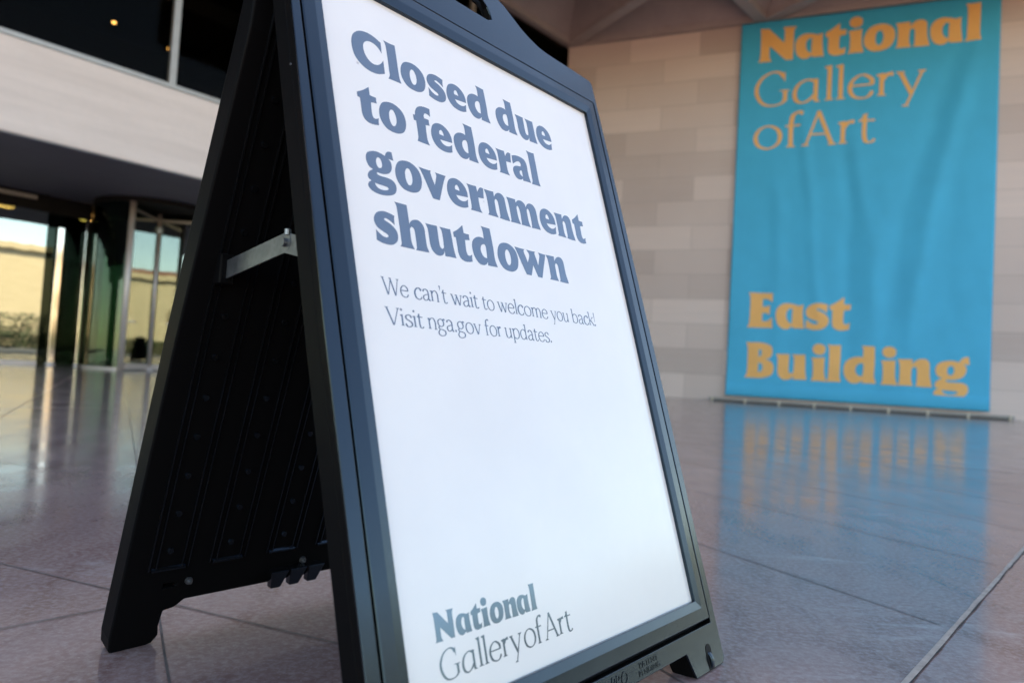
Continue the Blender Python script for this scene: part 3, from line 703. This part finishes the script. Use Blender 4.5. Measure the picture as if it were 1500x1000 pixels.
LIGHT = {
    'a1': (102, lambda: [stroke([(80, 88), (62, 99), (48, 100), (20, 82), (7, 45), (15, 10), (37, -1), (60, 12), (79, 36)]), stroke([(80, 103), (80, 6)], wmode='thick')] + foot(80, 0, -4, 11)),
    'a': (84, lambda: [stroke([(10, 78), (20, 95), (40, 101), (60, 88), (66, 62)], taper=(1.3, 1)), stroke([(66, 64), (66, 10), (80, 3)], wmode='thick'), stroke([(66, 58), (40, 52), (14, 38), (9, 18), (22, 1), (42, 3), (66, 24)])]),
    'b': (96, lambda: stem(14, 4, 155, True, False) + [stroke(bowlR)]),
    'c': (80, lambda: [stroke([(76, 80), (62, 98), (44, 101), (17, 81), (7, 48), (18, 12), (46, -1), (66, 7), (78, 24)], taper=(1.5, 1))]),
    'd': (98, lambda: stem(78, 4, 155, True, False) + [stroke([(x * 1.02, y) for x, y in bowlL])] + foot(78, 0, -4, 9)),
    'e': (88, lambda: [stroke([(10, 56), (79, 56)], wmode='thin'), stroke([(79, 54), (78, 78), (48, 101), (18, 82), (7, 47), (20, 10), (52, -1), (70, 7), (82, 26)])]),
    'f': (52, lambda: [stroke([(22, 3), (22, 110), (27, 140), (44, 154), (60, 146)], taper=(1, 1.35)), stroke([(2, 95), (52, 95)], wmode='thin')] + foot(22)),
    'g': (90, lambda: [stroke([(40, 101), (13, 84), (10, 62), (18, 42), (40, 33), (64, 46), (70, 68), (62, 90)], closed=True), stroke([(60, 90), (74, 101), (86, 94)], wmode='thick', k=.8), stroke([(26, 38), (13, 26), (20, 12), (50, 6), (78, -8), (76, -34), (44, -49), (12, -42), (5, -22), (22, 6)])]),
    'i': (30, lambda: stem(15, 3, 98) + [dot(14, 140, 11)]),
    'k': (84, lambda: stem(14, 3, 155) + [stroke([(18, 44), (66, 95)], wmode='thin'), stroke([(34, 58), (78, 3)], wmode='thick')] + head(68, 98, 8, 10) + foot(80, 0, 10, 8)),
    'l': (30, lambda: stem(15, 3, 155)),
    'm': (136, lambda: stem(14, 3, 98) + [stroke([(14, 70), (34, 97), (52, 98), (66, 74), (67, 3)]), stroke([(67, 70), (86, 97), (104, 98), (119, 74), (120, 3)])] + foot(67) + foot(120)),
    'n': (92, lambda: stem(14, 3, 98) + [stroke([(14, 68), (36, 97), (58, 98), (74, 74), (75, 3)])] + foot(75)),
    'o': (98, lambda: [stroke([(49, 101), (18, 84), (7, 50), (18, 14), (49, -1), (80, 14), (91, 50), (80, 84)], closed=True)]),
    'p': (96, lambda: stem(14, -46, 98) + [stroke(bowlR)]),
    'r': (56, lambda: stem(14, 3, 98) + [stroke([(14, 64), (28, 90), (50, 95)], taper=(.8, 2.6))]),
    's': (70, lambda: [stroke([(62, 78), (52, 97), (34, 101), (14, 88), (15, 68), (38, 52), (60, 36), (62, 14), (40, -1), (18, 2), (6, 24)], wmode=None, k=1.05)]),
    't': (56, lambda: [stroke([(22, 122), (22, 24), (28, 4), (42, 0), (56, 12)], taper=(1, 1)), stroke([(2, 95), (54, 95)], wmode='thin'), poly([(22 * XS - TK / 2 - 12, 96), (22 * XS + TK / 2, 128), (22 * XS + TK / 2, 96)])]),
    'u': (94, lambda: [stroke([(15, 97), (15, 32), (24, 4), (44, 0), (64, 14), (76, 34)])] + flag(15, 97) + stem(76, 4, 98, True, False) + foot(76, 0, -4, 9)),
    'v': (80, lambda: [stroke([(8, 97), (40, 0)], wmode='thick'), stroke([(74, 97), (43, 0)], wmode='thin', k=1.2)] + head(8, 99, 8, 8) + head(73, 99, 8, 8)),
    'w': (118, lambda: [stroke([(8, 97), (36, 0)], wmode='thick'), stroke([(62, 97), (38, 0)], wmode='thin', k=1.2), stroke([(58, 97), (86, 0)], wmode='thick'), stroke([(112, 97), (88, 0)], wmode='thin', k=1.2)] + head(8, 99, 8, 8) + head(57, 99, 8, 4) + head(110, 99, 7, 8)),
    'y': (84, lambda: [stroke([(8, 97), (45, 2)], wmode='thick'), stroke([(78, 97), (30, -46)], wmode='thin', k=1.25)] + head(8, 99, 8, 8) + head(76, 99, 8, 8) + foot(27, -50, 5, 4, 4)),
    'W': (164, lambda: [stroke([(6, 147), (46, 0)], wmode='thick'), stroke([(86, 147), (48, 0)], wmode='thin', k=1.2), stroke([(80, 147), (120, 0)], wmode='thick'), stroke([(156, 147), (122, 0)], wmode='thin', k=1.2)] + head(6, 149) + head(80, 149, 9, 6) + head(154, 149, 9, 9)),
    'V': (114, lambda: [stroke([(8, 147), (56, 0)], wmode='thick'), stroke([(106, 147), (58, 0)], wmode='thin', k=1.2)] + head(8, 149) + head(104, 149)),
    'G': (130, lambda: [stroke([(106, 122), (94, 142), (70, 150), (32, 130), (10, 84), (14, 44), (36, 8), (70, -2), (100, 6), (112, 20)]), stroke([(112, 62), (112, 14)], wmode='thick'), poly([(102 * XS, 142), (110 * XS, 146), (110 * XS, 104), (107 * XS, 104)])] + head(112, 65, 18, 12, 4)),
    'A': (120, lambda: [stroke([(58, 152), (16, 0)], wmode='thin', k=1.25), stroke([(57, 152), (106, 0)], wmode='thick'), stroke([(30, 50), (90, 50)], wmode='thin')] + foot(15, 0, 7, 7) + foot(106, 0, 9, 9)),
    "'": (22, lambda: [poly([(4, 148), (8, 157), (18, 159), (25, 150), (23, 132), (10, 112), (7, 116), (13, 130), (13, 137)])]),
    '.': (28, lambda: [dot(13, 9, 11)]),
    '!': (28, lambda: [poly([(6, 155), (22, 155), (17, 44), (12, 44)]), dot(12, 9, 11)]),
}
def light_word(keys, x0, x1, y, xh, pad=6):
    """list of (verts, faces) fitting between x0 and x1"""
    tot = sum(LIGHT[k][0] for k in keys) * XS + pad * (len(keys) - 1)
    s = xh / 100.0; sx = (x1 - x0) / tot
    res = []; x = x0
    for k in keys:
        adv, fn = LIGHT[k]
        for vs, fs in fn(): res.append(([(x + v[0] * sx, y + v[1] * s) for v in vs], fs))
        x += (adv * XS + pad) * sx
    return res

# ------------------------------------------------------------------ banner on the wall
FOLDS = [  # s at h=9.6, s at h=5.0, s at h=0.4, amplitude, width, start height
    (3.75, 2.75, 2.2, 0.060, 0.20, 9.4), (3.35, 2.20, 1.7, -0.045, 0.22, 9.4), (-0.45, 0.05, 0.5, 0.040, 0.16, 9.0),
    (0.55, 0.95, 1.0, -0.045, 0.20, 9.0), (0.30, 1.35, 1.9, 0.045, 0.22, 8.6), (-1.2, -0.75, -0.6, 0.030, 0.18, 7.0),
    (2.0, 1.75, 1.3, 0.035, 0.25, 6.5), (3.2, 3.25, 3.1, -0.030, 0.30, 7.0)]
def fold(s, h):
    d = 0.0
    for a, m_, c, am, wd, hs in FOLDS:
        x = (a + (m_ - a) * (9.6 - h) / 4.6) if h > 5 else (m_ + (c - m_) * (5 - h) / 4.6)
        env = max(0.0, min(1.0, (hs + 0.5 - h) / 2.2)) * max(0.0, min(1.0, (h - 0.35) / 2.6))
        d += am * env * math.exp(-((s - x) / wd) ** 2)
    d *= 0.85
    d += 0.011 * noise.noise(Vector((s * 3.1 + h * 0.5, h * 0.8, 7.7))) * max(0.0, min(1.0, (9.6 - h) / 2))
    d += 0.012 * noise.noise(Vector((s * 0.9, h * 0.35, 3.1)))
    d += 0.05 * math.exp(-((h - 0.25) / 0.30) ** 2) * 0.5
    edge = min(s + 1.89, 4.11 - s); d += 0.015 * math.exp(-(edge / 0.1) ** 2) * noise.noise(Vector((s, h * 0.8, 1.0)))
    return d
BOFF = 0.11
def BP(s, h, d=0.0): return Wl(s, WN - BOFF - fold(s, h) - d, h)
S0, S1, HB0, HB1 = -1.89, 4.11, 0.165, 10.27
ban = empty('hanging_banner', Wl(1.1, WN - BOFF, 0.0)); tag(ban, 'tall blue cloth banner with orange lettering hung on the stone wall', 'banner')
b = MB(); nx, nz = 120, 180
vs = [BP(S0 + (S1 - S0) * i / nx, HB0 + (HB1 - HB0) * j / nz) for j in range(nz + 1) for i in range(nx + 1)]
b.add(vs, [(j * (nx + 1) + i, j * (nx + 1) + i + 1, (j + 1) * (nx + 1) + i + 1, (j + 1) * (nx + 1) + i) for j in range(nz) for i in range(nx)])
cl = b.build('cloth', M['blue'], ban, smooth=True, fixn=False)
sd = cl.modifiers.new('thick', 'SOLIDIFY'); sd.thickness = 0.006; sd.offset = 0
b = MB(); vs = []
nx2 = 60
for j, hh in enumerate((HB0 + 0.02, HB0 + 0.06, HB0 + 0.30, HB0 + 0.34)):   # hem pocket
    for i in range(nx2 + 1): vs.append(BP(S0 + 0.01 + (S1 - S0 - 0.02) * i / nx2, hh, (0.004, 0.022, 0.020, 0.004)[j]))
b.add(vs, [(j * (nx2 + 1) + i, j * (nx2 + 1) + i + 1, (j + 1) * (nx2 + 1) + i + 1, (j + 1) * (nx2 + 1) + i) for j in range(3) for i in range(nx2)])
b.build('hem', M['blue'], ban, smooth=True, fixn=False)
def banner_text(name, pieces):
    bm = bmesh.new()
    for q, (vs, fs) in enumerate(pieces):
        bv = [bm.verts.new((v[0], v[1], 0.0006 * (q % 7))) for v in vs]
        for f in fs:
            try: bm.faces.new([bv[i] for i in f])
            except ValueError: pass
    for _ in range(4):
        es = [e for e in bm.edges if e.calc_length() > 0.11]
        if not es: break
        bmesh.ops.subdivide_edges(bm, edges=es, cuts=1)
        bmesh.ops.triangulate(bm, faces=bm.faces[:])
    for v in bm.verts: v.co = BP(v.co.x, v.co.y, 0.012 + v.co.z)
    bm.normal_update(); bmesh.ops.reverse_faces(bm, faces=[f for f in bm.faces if f.normal.dot(-NW) < 0])
    me = bpy.data.meshes.new(name); bm.to_mesh(me); bm.free(); me.materials.append(M['orange'])
    return link(name, me, ban)
KB = 0.0155
def bold_at(seq, y): return [bold_glyph(ch, x, y, KB) for ch, x in seq]
banner_text('lettering', bold_at([('N', -1.425), ('q', -0.497), ('t', 0.236), ('i', 0.763), ('o', 1.135), ('n', 1.85), ('q', 2.629), ('l', 3.36)], 9.155))
TK, TN = 16.5, 6.5
banner_text('lettering', light_word(['G', 'a1', 'l', 'l', 'e', 'r', 'y'], -1.50, 2.53, 7.955, 0.60, 10))
banner_text('lettering', light_word(['o', 'f'], -1.46, -0.30, 6.79, 0.60, 8) + light_word(['A', 'r', 't'], -0.27, 1.47, 6.79, 0.60, 8))
banner_text('lettering', bold_at([('E', -1.415), ('q', -0.70), ('s', 0.02), ('t', 0.585)], 1.995))
banner_text('lettering', bold_at([('B', -1.43), ('u', -0.66), ('i', 0.19), ('l', 0.55), ('d', 0.96), ('i', 1.79), ('n', 2.15), ('g', 2.945)], 0.668))
TK, TN = 15.0, 5.5

# rail along the foot of the wall
rl = empty('wall_foot_rail', Wl(1.14, WN - 0.30, 0)); tag(rl, 'low grey rail with pale clips on the floor below the blue banner', 'rail')
b = MB(); b.box(Wl, -2.277, 4.555, WN - 0.36, WN - 0.24, 0.028, 0.10); b.build('channel', M['rail'], rl, bevel=0.008)
b = MB(); b.box(Wl, -2.24, 4.52, WN - 0.34, WN - 0.26, 0.0, 0.027); b.build('foot_strip', M['dark'], rl)
for k in range(9):
    s = -2.2 + (6.68) * k / 8
    b = MB(); b.box(Wl, s - 0.022, s + 0.022, WN - 0.372, WN - 0.228, 0.0, 0.112); b.build('clip', M['bracket'], rl, bevel=0.005)

# ------------------------------------------------------------------ A-frame sign
SGN = Vector((0.655 * 0.79 - 0.756 * 0.84, 0.756 * 0.79 + 0.655 * 0.84, 0))
sx = Vector((0.654741, 0.755853, 0)); sy = Vector((-0.755853, 0.654741, 0))
SGN = sx * 0.79 + sy * 0.84
sign = empty('sidewalk_sign', SGN, math.atan2(sx.y, sx.x))
tag(sign, 'black plastic A-frame sign with a white closure notice', 'sign')
TF, TB = R(17.46), R(17.6)
def FP(x, q, d=0.0):      # on the front leaf: x across, q up the slope from the ground, d outward
    d += 0.0066
    return Vector((x, -0.3446 + q * math.sin(TF) - d * math.cos(TF), q * math.cos(TF) + d * math.sin(TF)))
def RPn(x, q, d=0.0):     # on the rear leaf, d outward
    return Vector((x, 0.3375 - q * math.sin(TB) + d * math.cos(TB), q * math.cos(TB) + d * math.sin(TB)))
def front_thick(q): return max(0.004, min(0.040, (0.3446 - q * math.sin(TF) - 0.002) / math.cos(TF)))
def rear_thick(q): return max(0.004, min(0.036, (0.3355 - q * math.sin(TB) - 0.002) / math.cos(TB)))
def slab(contours, fn, thick, d0=0.0, name='slab', mat=None, parent=None, bevel=0.0, sub=0.06):
    """flat outline with holes -> solid of varying thickness"""
    cs = []
    for c in contours:
        o = []
        for k in range(len(c)):
            p, q = Vector(c[k]), Vector(c[(k + 1) % len(c)]); n = max(1, int((q - p).length / sub))
            for t in range(n): o.append(p.lerp(q, t / n))
        cs.append(o)
    vs, fs = fill([[(p[0], p[1]) for p in c] for c in cs])
    b = MB()
    b.add([fn(v[0], v[1], d0) for v in vs], fs)
    b.add([fn(v[0], v[1], d0 - thick(v[1])) for v in vs], [tuple(reversed(f)) for f in fs])
    for c in cs:
        n = len(c)
        b.add([fn(p[0], p[1], d0) for p in c] + [fn(p[0], p[1], d0 - thick(p[1])) for p in c],
              [(k, (k + 1) % n, n + (k + 1) % n, n + k) for k in range(n)])
    me = bpy.data.meshes.new(name); me.from_pydata(b.v, [], b.f)
    bm = bmesh.new(); bm.from_mesh(me); bmesh.ops.remove_doubles(bm, verts=bm.verts[:], dist=1e-5)
    bmesh.ops.recalc_face_normals(bm, faces=bm.faces[:]); bm.to_mesh(me); bm.free()
    me.materials.append(mat)
    return link(name, me, parent, local=True, bevel=bevel, seg=3)
def mirror(half):   # half outline from centre-bottom going right and up to centre-top
    return half + [(-x, y) for x, y in reversed(half) if abs(x) > 1e-6]
def arcp(cx, cy, r, a0, a1, n):
    return [(cx + r * math.cos(R(a0 + (a1 - a0) * k / n)), cy + r * math.sin(R(a0 + (a1 - a0) * k / n))) for k in range(n + 1)]
XO = 0.351
arch = [(x * 0.983, y) for x, y in [(0.348, 1.074), (0.341, 1.0805), (0.31, 1.0815), (0.283, 1.0827), (0.234, 1.0835), (0.200, 1.0850), (0.178, 1.0885), (0.158, 1.0955), (0.134, 1.1070), (0.1145, 1.1215), (0.096, 1.134), (0.0765, 1.1415), (0.04, 1.146), (0.0, 1.147)]]
half = [(0.0, 0.039), (0.2, 0.039), (0.236, 0.039), (0.247, 0.012), (0.252, 0.0005), (0.344, 0.0005), (XO, 0.008), (XO, 0.5)] + [(XO - 0.006, 0.95)] + arch
hole = [(0.040, 1.0795), (0.0515, 1.085), (0.0505, 1.095), (0.0455, 1.108), (0.036, 1.118), (0.02, 1.1225), (-0.02, 1.1225), (-0.036, 1.118), (-0.0455, 1.108), (-0.0505, 1.095), (-0.0515, 1.085), (-0.040, 1.0795)]
RX, RQ0, RQ1 = 0.3335, 0.0655, 1.0305
win = [(-RX, RQ0), (RX, RQ0), (RX, RQ1), (-RX, RQ1)]
slab([mirror(half), hole, win], FP, lambda q: min(0.0035, front_thick(q)), 0.0, 'front_leaf', M['plastic'], sign, bevel=0.0017)
# the hollow body behind the face
half_b = [(0.0, 0.041), (0.2, 0.041), (0.238, 0.040), (0.249, 0.012), (0.254, 0.002), (0.343, 0.002), (XO - .001, 0.009), (XO - .001, 0.5), (XO - 0.007, 0.95)] + [(x * 0.998, y - 0.001) for x, y in arch]
slab([mirror(half_b), [(x * 1.02, y) for x, y in hole]], FP, lambda q: max(0.002, front_thick(q) - 0.0148), -0.0146, 'front_body', M['matte'], sign, bevel=0.004)
slab([mirror(half_b), [(x * 1.02, y) for x, y in hole], win], FP, lambda q: max(0.001, min(0.0106, front_thick(q) - 0.004)), -0.0038, 'front_rim', M['matte'], sign, bevel=0.0)
# insert frame: raised ring with a bevel down to the print
def ring_frame():
    prof = [  # half width, bottom, top, offset
        (0.3300, 0.0725, 1.0290, -0.013), (0.3300, 0.0725, 1.0290, -0.0008), (0.3290, 0.0735, 1.0280, 0.0006), (0.3115, 0.0920, 1.0125, 0.0010), (0.3110, 0.0925, 1.0120, 0.0009), (0.2990, 0.1050, 0.9974, -0.0010), (0.2987, 0.1053, 0.9971, -0.0085)]
    b = MB(); vs = []
    for x, q0, q1, d in prof: vs += [FP(-x, q0, d), FP(x, q0, d), FP(x, q1, d), FP(-x, q1, d)]
    fs = []
    for k in range(len(prof) - 1):
        for c in range(4):
            n = (c + 1) % 4; fs.append((k * 4 + c, k * 4 + n, k * 4 + 4 + n, k * 4 + 4 + c))
    b.add(vs, fs)
    return b.build('insert_frame', M['plastic'], sign, local=True, bevel=0.0007)
ring_frame()
# print
PD = -0.0066
b = MB(); nx, nz = 40, 60
def bow(x, q): return PD + 0.0014 * noise.noise(Vector((x * 5, q * 4, 0.3)))
vs = [FP(-0.301 + 0.602 * i / nx, 0.1035 + 0.8955 * j / nz, bow(-0.301 + 0.602 * i / nx, 0.1035 + 0.8955 * j / nz)) for j in range(nz + 1) for i in range(nx + 1)]
b.add(vs, [(j * (nx + 1) + i, j * (nx + 1) + i + 1, (j + 1) * (nx + 1) + i + 1, (j + 1) * (nx + 1) + i) for j in range(nz) for i in range(nx)])
pst = b.build('notice', M['poster'], sign, smooth=True, local=True, fixn=False)
def MMp(x, y, d):       # millimetres from the lower left of the opening
    X, Q = -0.2985 + x / 1000, 0.1055 + y / 1000
    return FP(X, Q, bow(X, Q) + d)
def notice_text(name, pieces):
    bm = bmesh.new()
    for q, (vs, fs) in enumerate(pieces):
        bv = [bm.verts.new((v[0], v[1], 0.000006 * (q % 9))) for v in vs]
        for f in fs:
            try: bm.faces.new([bv[i] for i in f])
            except ValueError: pass
    for _ in range(3):
        es = [e for e in bm.edges if e.calc_length() > 14]
        if not es: break
        bmesh.ops.subdivide_edges(bm, edges=es, cuts=1); bmesh.ops.triangulate(bm, faces=bm.faces[:])
    for v in bm.verts: v.co = MMp(v.co.x, v.co.y, 0.00008 + v.co.z)
    bm.normal_update(); out = Vector((0, -math.cos(TF), math.sin(TF)))
    bmesh.ops.reverse_faces(bm, faces=[f for f in bm.faces if f.normal.dot(out) < 0])
    me = bpy.data.meshes.new(name); bm.to_mesh(me); bm.free(); me.materials.append(M['ink'])
    return link(name, me, pst, local=True)
for y, row in HEAD: notice_text('headline', [bold_glyph(ch, x, y, 1.0) for ch, x in row])
XH = 14.7
TK, TN = 17.0, 7.6
small = []
for keys, x0, x1, y in ((['W', 'e'], 39.6, 79.5, 455.4), (['c', 'a', 'n', "'", 't'], 88.5, 144.5, 455.4), (['w', 'a', 'i', 't'], 152.3, 203.5, 455.4),
                        (['t', 'o'], 211.2, 235.7, 455.4), (list('welcome'), 242.8, 356.3, 455.4), (list('you'), 364.6, 409.5, 455.5), (list('back!'), 418.5, 484.5, 455.8)):
    small += light_word(keys, x0, x1, y, XH)
notice_text('small_print', small)
small = []
for keys, x0, x1, y in ((list('Visit'), 39.1, 96.7, 417.9), (list('nga.gov'), 104.5, 199.6, 417.9), (list('for'), 207.7, 241.6, 418.0), (list('updates.'), 248.6, 354.5, 418.2)):
    small += light_word(keys, x0, x1, y, XH)
notice_text('small_print', small)
notice_text('logo_lettering', [bold_glyph(ch, x, 65.2, 0.512) for ch, x in LOGO])
TK, TN = 17.0, 6.5
notice_text('logo_lettering', light_word(['G', 'a1', 'l', 'l', 'e', 'r', 'y'], 45.4, 178.5, 26.7, 20.0, 9) + light_word(['o', 'f'], 182.8, 218.0, 26.7, 20.0, 2) + light_word(['A', 'r', 't'], 221.5, 279.0, 26.7, 20.0, 3))

# raised moulding marks on the lower strip (the built-in letter shapes)
def moulded(txt, x0, q, size, wx, shear=0.0):
    cu = bpy.data.curves.new('tmp', 'FONT'); cu.body = txt; cu.size = 1.0; cu.extrude = 0.0; cu.shear = shear
    ob = bpy.data.objects.new('tmp', cu); col.objects.link(ob); me = bpy.data.meshes.new_from_object(ob)
    xs = [v.co.x for v in me.vertices]; x_min, x_max = min(xs), max(xs); ys = [v.co.y for v in me.vertices]; y0, y1 = min(ys), max(ys)
    b = MB(); f = lambda v, d: FP(x0 + (v[0] - x_min) / (x_max - x_min) * wx, q + (v[1] - y0) / (y1 - y0) * size, d)
    vs = [tuple(v.co) for v in me.vertices]; fs = [tuple(p.vertices) for p in me.polygons]
    b.add([f(v, 0.0009) for v in vs], fs)
    cnt = {}
    for p in fs:
        for k in range(len(p)):
            e = (p[k], p[(k + 1) % len(p)]); cnt[tuple(sorted(e))] = cnt.get(tuple(sorted(e)), 0) + 1
    for (i, j), c in cnt.items():
        if c == 1: b.add([f(vs[i], 0.0009), f(vs[j], 0.0009), f(vs[j], -0.001), f(vs[i], -0.001)], [(0, 1, 2, 3)])
    bpy.data.objects.remove(ob); bpy.data.curves.remove(cu); bpy.data.meshes.remove(me)
    return b.build('moulded_lettering', M['plastic'], sign, local=True)
moulded('PATENT', 0.104, 0.0535, 0.0075, 0.050)
moulded('PENDING', 0.100, 0.0435, 0.0075, 0.057)
moulded('PRO', 0.030, 0.044, 0.0165, 0.042, 0.25)
# glide wheel in the right foot, with its slot
b = MB(); b.tube(FP(0.3000, 0.015, -0.0115), FP(0.3080, 0.015, -0.0115), 0.0175, n=32)
b.build('glide_wheel', M['plastic'], sign, local=True, smooth=False, bevel=0.002)
b = MB(); b.tube(FP(-0.3080, 0.015, -0.0115), FP(-0.3000, 0.015, -0.0115), 0.0175, n=32)
b.build('glide_wheel', M['plastic'], sign, local=True, smooth=False, bevel=0.002)
for sg in (1, -1):
    b = MB()
    pts = [(0.2955, 0.001), (0.3125, 0.001), (0.3125, 0.030)] + arcp(0.304, 0.030, 0.0085, 0, 180, 8)[1:-1] + [(0.2955, 0.030)]
    vs, fs = fill([[(sg * x, y) for x, y in pts]]); b.add([FP(v[0], v[1], 0.0006) for v in vs], fs)
    b.build('wheel_slot', M['dark'], sign, local=True)
# rear leaf
half_r = [(0.0, 0.080), (0.12, 0.080), (0.249, 0.080), (0.262, 0.069), (0.279, 0.066), (0.281, 0.040), (0.278, 0.024), (0.286, 0.012), (0.316, 0.004), (0.332, 0.0005), (0.342, 0.004), (0.3485, 0.014), (XO, 0.034), (XO, 0.5), (XO - 0.006, 0.93), (0.345, 1.035), (0.334, 1.043), (0.234, 1.046), (0.18, 1.050), (0.12, 1.066), (0.0, 1.072)]
hole_r = [(0.050, 1.042), (0.045, 1.054), (-0.045, 1.054), (-0.050, 1.042)]
slab([mirror(half_r), [(-0.288, 0.107), (-0.268, 0.107), (-0.268, 0.114), (-0.288, 0.114)], [(0.288, 0.107), (0.268, 0.107), (0.268, 0.114), (0.288, 0.114)]], RPn, rear_thick, 0.0, 'rear_leaf', M['matte'], sign, bevel=0.008)
# its ribbed inner face
b = MB()
def inner(x, q, e): return RPn(x, q, -rear_thick(q) - e)
for x0, x1 in ((-0.313, -0.262), (-0.219, -0.168), (-0.120, -0.070), (-0.024, 0.026), (0.070, 0.120), (0.168, 0.219), (0.262, 0.313)):
    for xa in (x0 - 0.004, x0 + 0.006, x1 - 0.006, x1 + 0.004):
        p = [inner(xa - 0.0018, 0.142, -0.001), inner(xa + 0.0018, 0.142, -0.001), inner(xa + 0.0018, 0.96, -0.001), inner(xa - 0.0018, 0.96, -0.001)]
        p2 = [inner(xa - 0.001, 0.142, 0.0035), inner(xa + 0.001, 0.142, 0.0035), inner(xa + 0.001, 0.96, 0.0035), inner(xa - 0.001, 0.96, 0.0035)]
        b.hexa(p + p2)
    p = [inner(x0, 0.138, -0.001), inner(x1, 0.138, -0.001), inner(x1, 0.146, -0.001), inner(x0, 0.146, -0.001)]
    p2 = [inner(x0, 0.140, 0.004), inner(x1, 0.140, 0.004), inner(x1, 0.143, 0.004), inner(x0, 0.143, 0.004)]
    b.hexa(p + p2)
for xc in (-0.29, -0.194, -0.098, 0.0, 0.098, 0.194, 0.29):
    for k in range(13):
        z = 0.172 + 0.0619 * k
        b.tube(inner(xc, z, -0.001), inner(xc, z, 0.003), 0.0062, 0.0045, n=12)
b.build('inner_ribs', M['plastic'], sign, local=True)
# toothed stop and screws on the rear leaf
b = MB()
for k in range(3):
    x = -0.095 + 0.036 * k
    p = [inner(x - 0.017, 0.108, -0.001), inner(x + 0.017, 0.108, -0.001), inner(x + 0.009, 0.072, -0.001), inner(x - 0.009, 0.072, -0.001)]
    p2 = [inner(x - 0.017, 0.108, 0.016), inner(x + 0.017, 0.108, 0.016), inner(x + 0.009, 0.074, 0.012), inner(x - 0.009, 0.074, 0.012)]
    b.hexa(p + p2)
b.build('toothed_stop', M['plastic'], sign, local=True, bevel=0.0015)
for x in (-0.250, -0.046, 0.046, 0.250):
    b = MB(); b.tube(inner(x, 0.114, -0.001), inner(x, 0.114, 0.004), 0.0062, 0.0055, n=14); b.tube(inner(x, 0.114, 0.0041), inner(x, 0.114, 0.0085), 0.0035, 0.0025, n=10)
    b.build('screw', M['metal'], sign, local=True, smooth=False)
# folding strap
def strap(p, q, wdt, th, off):
    p, q = Vector(p), Vector(q); t = (q - p).normalized()
    z = Vector((0, 0, 1)); z = (z - t * z.dot(t)).normalized(); xx = t.cross(z)
    b = MB(); n = 12; out = []
    for k in range(n + 1): a = math.pi / 2 + math.pi * k / n; out.append(p + t * math.cos(a) * wdt / 2 + z * math.sin(a) * wdt / 2)
    for k in range(n + 1): a = -math.pi / 2 + math.pi * k / n; out.append(q + t * math.cos(a) * wdt / 2 + z * math.sin(a) * wdt / 2)
    m = len(out)
    vs = [v + xx * (off - th / 2) for v in out] + [v + xx * (off + th / 2) for v in out]
    b.add(vs, [tuple(range(m)), tuple(range(2 * m - 1, m - 1, -1))] + [(k, (k + 1) % m, m + (k + 1) % m, m + k) for k in range(m)])
    return b
for sg in (-1, 1):
    x = sg * 0.309
    pr, pj, pf = (x, 0.106, 0.570), (x, -0.040, 0.597), (x + sg * -0.0028, -0.118, 0.580)
    st = strap(pr, pj, 0.025, 0.0022, 0.0).build('hinge_strap', M['metal'], sign, local=True)
    st2 = strap(pj, pf, 0.025, 0.0022, 0.0).build('hinge_strap', M['metal'], sign, local=True)
    b = MB(); b.tube((x - 0.006, pj[1], pj[2]), (x + 0.006, pj[1], pj[2]), 0.0055, n=14); b.build('rivet', M['metal'], st, local=False) if False else None
    b.tube((x - 0.0045, -0.034, 0.5965), (x + 0.0055, -0.034, 0.5965), 0.0034, n=12); b.tube((x - 0.002, -0.046, 0.606), (x - 0.002, -0.046, 0.613), 0.0042, n=12)
    o = b.build('rivet', M['metal'], sign, local=True)
    b = MB(); b.box(lambda a, c, d: Vector((a, c, d)), x - 0.010, x + 0.010, 0.104, 0.135, 0.550, 0.592); b.build('strap_bracket', M['matte'], sign, local=True, bevel=0.002)
# four screw heads along the front leaf edge
for q in (0.835,):
    b = MB(); c = FP(-XO + 0.0004, q, -0.008); b.tube(c, c + Vector((-0.0012, 0, 0)), 0.0013, n=12); b.build('screw', M['metal'], sign, local=True)
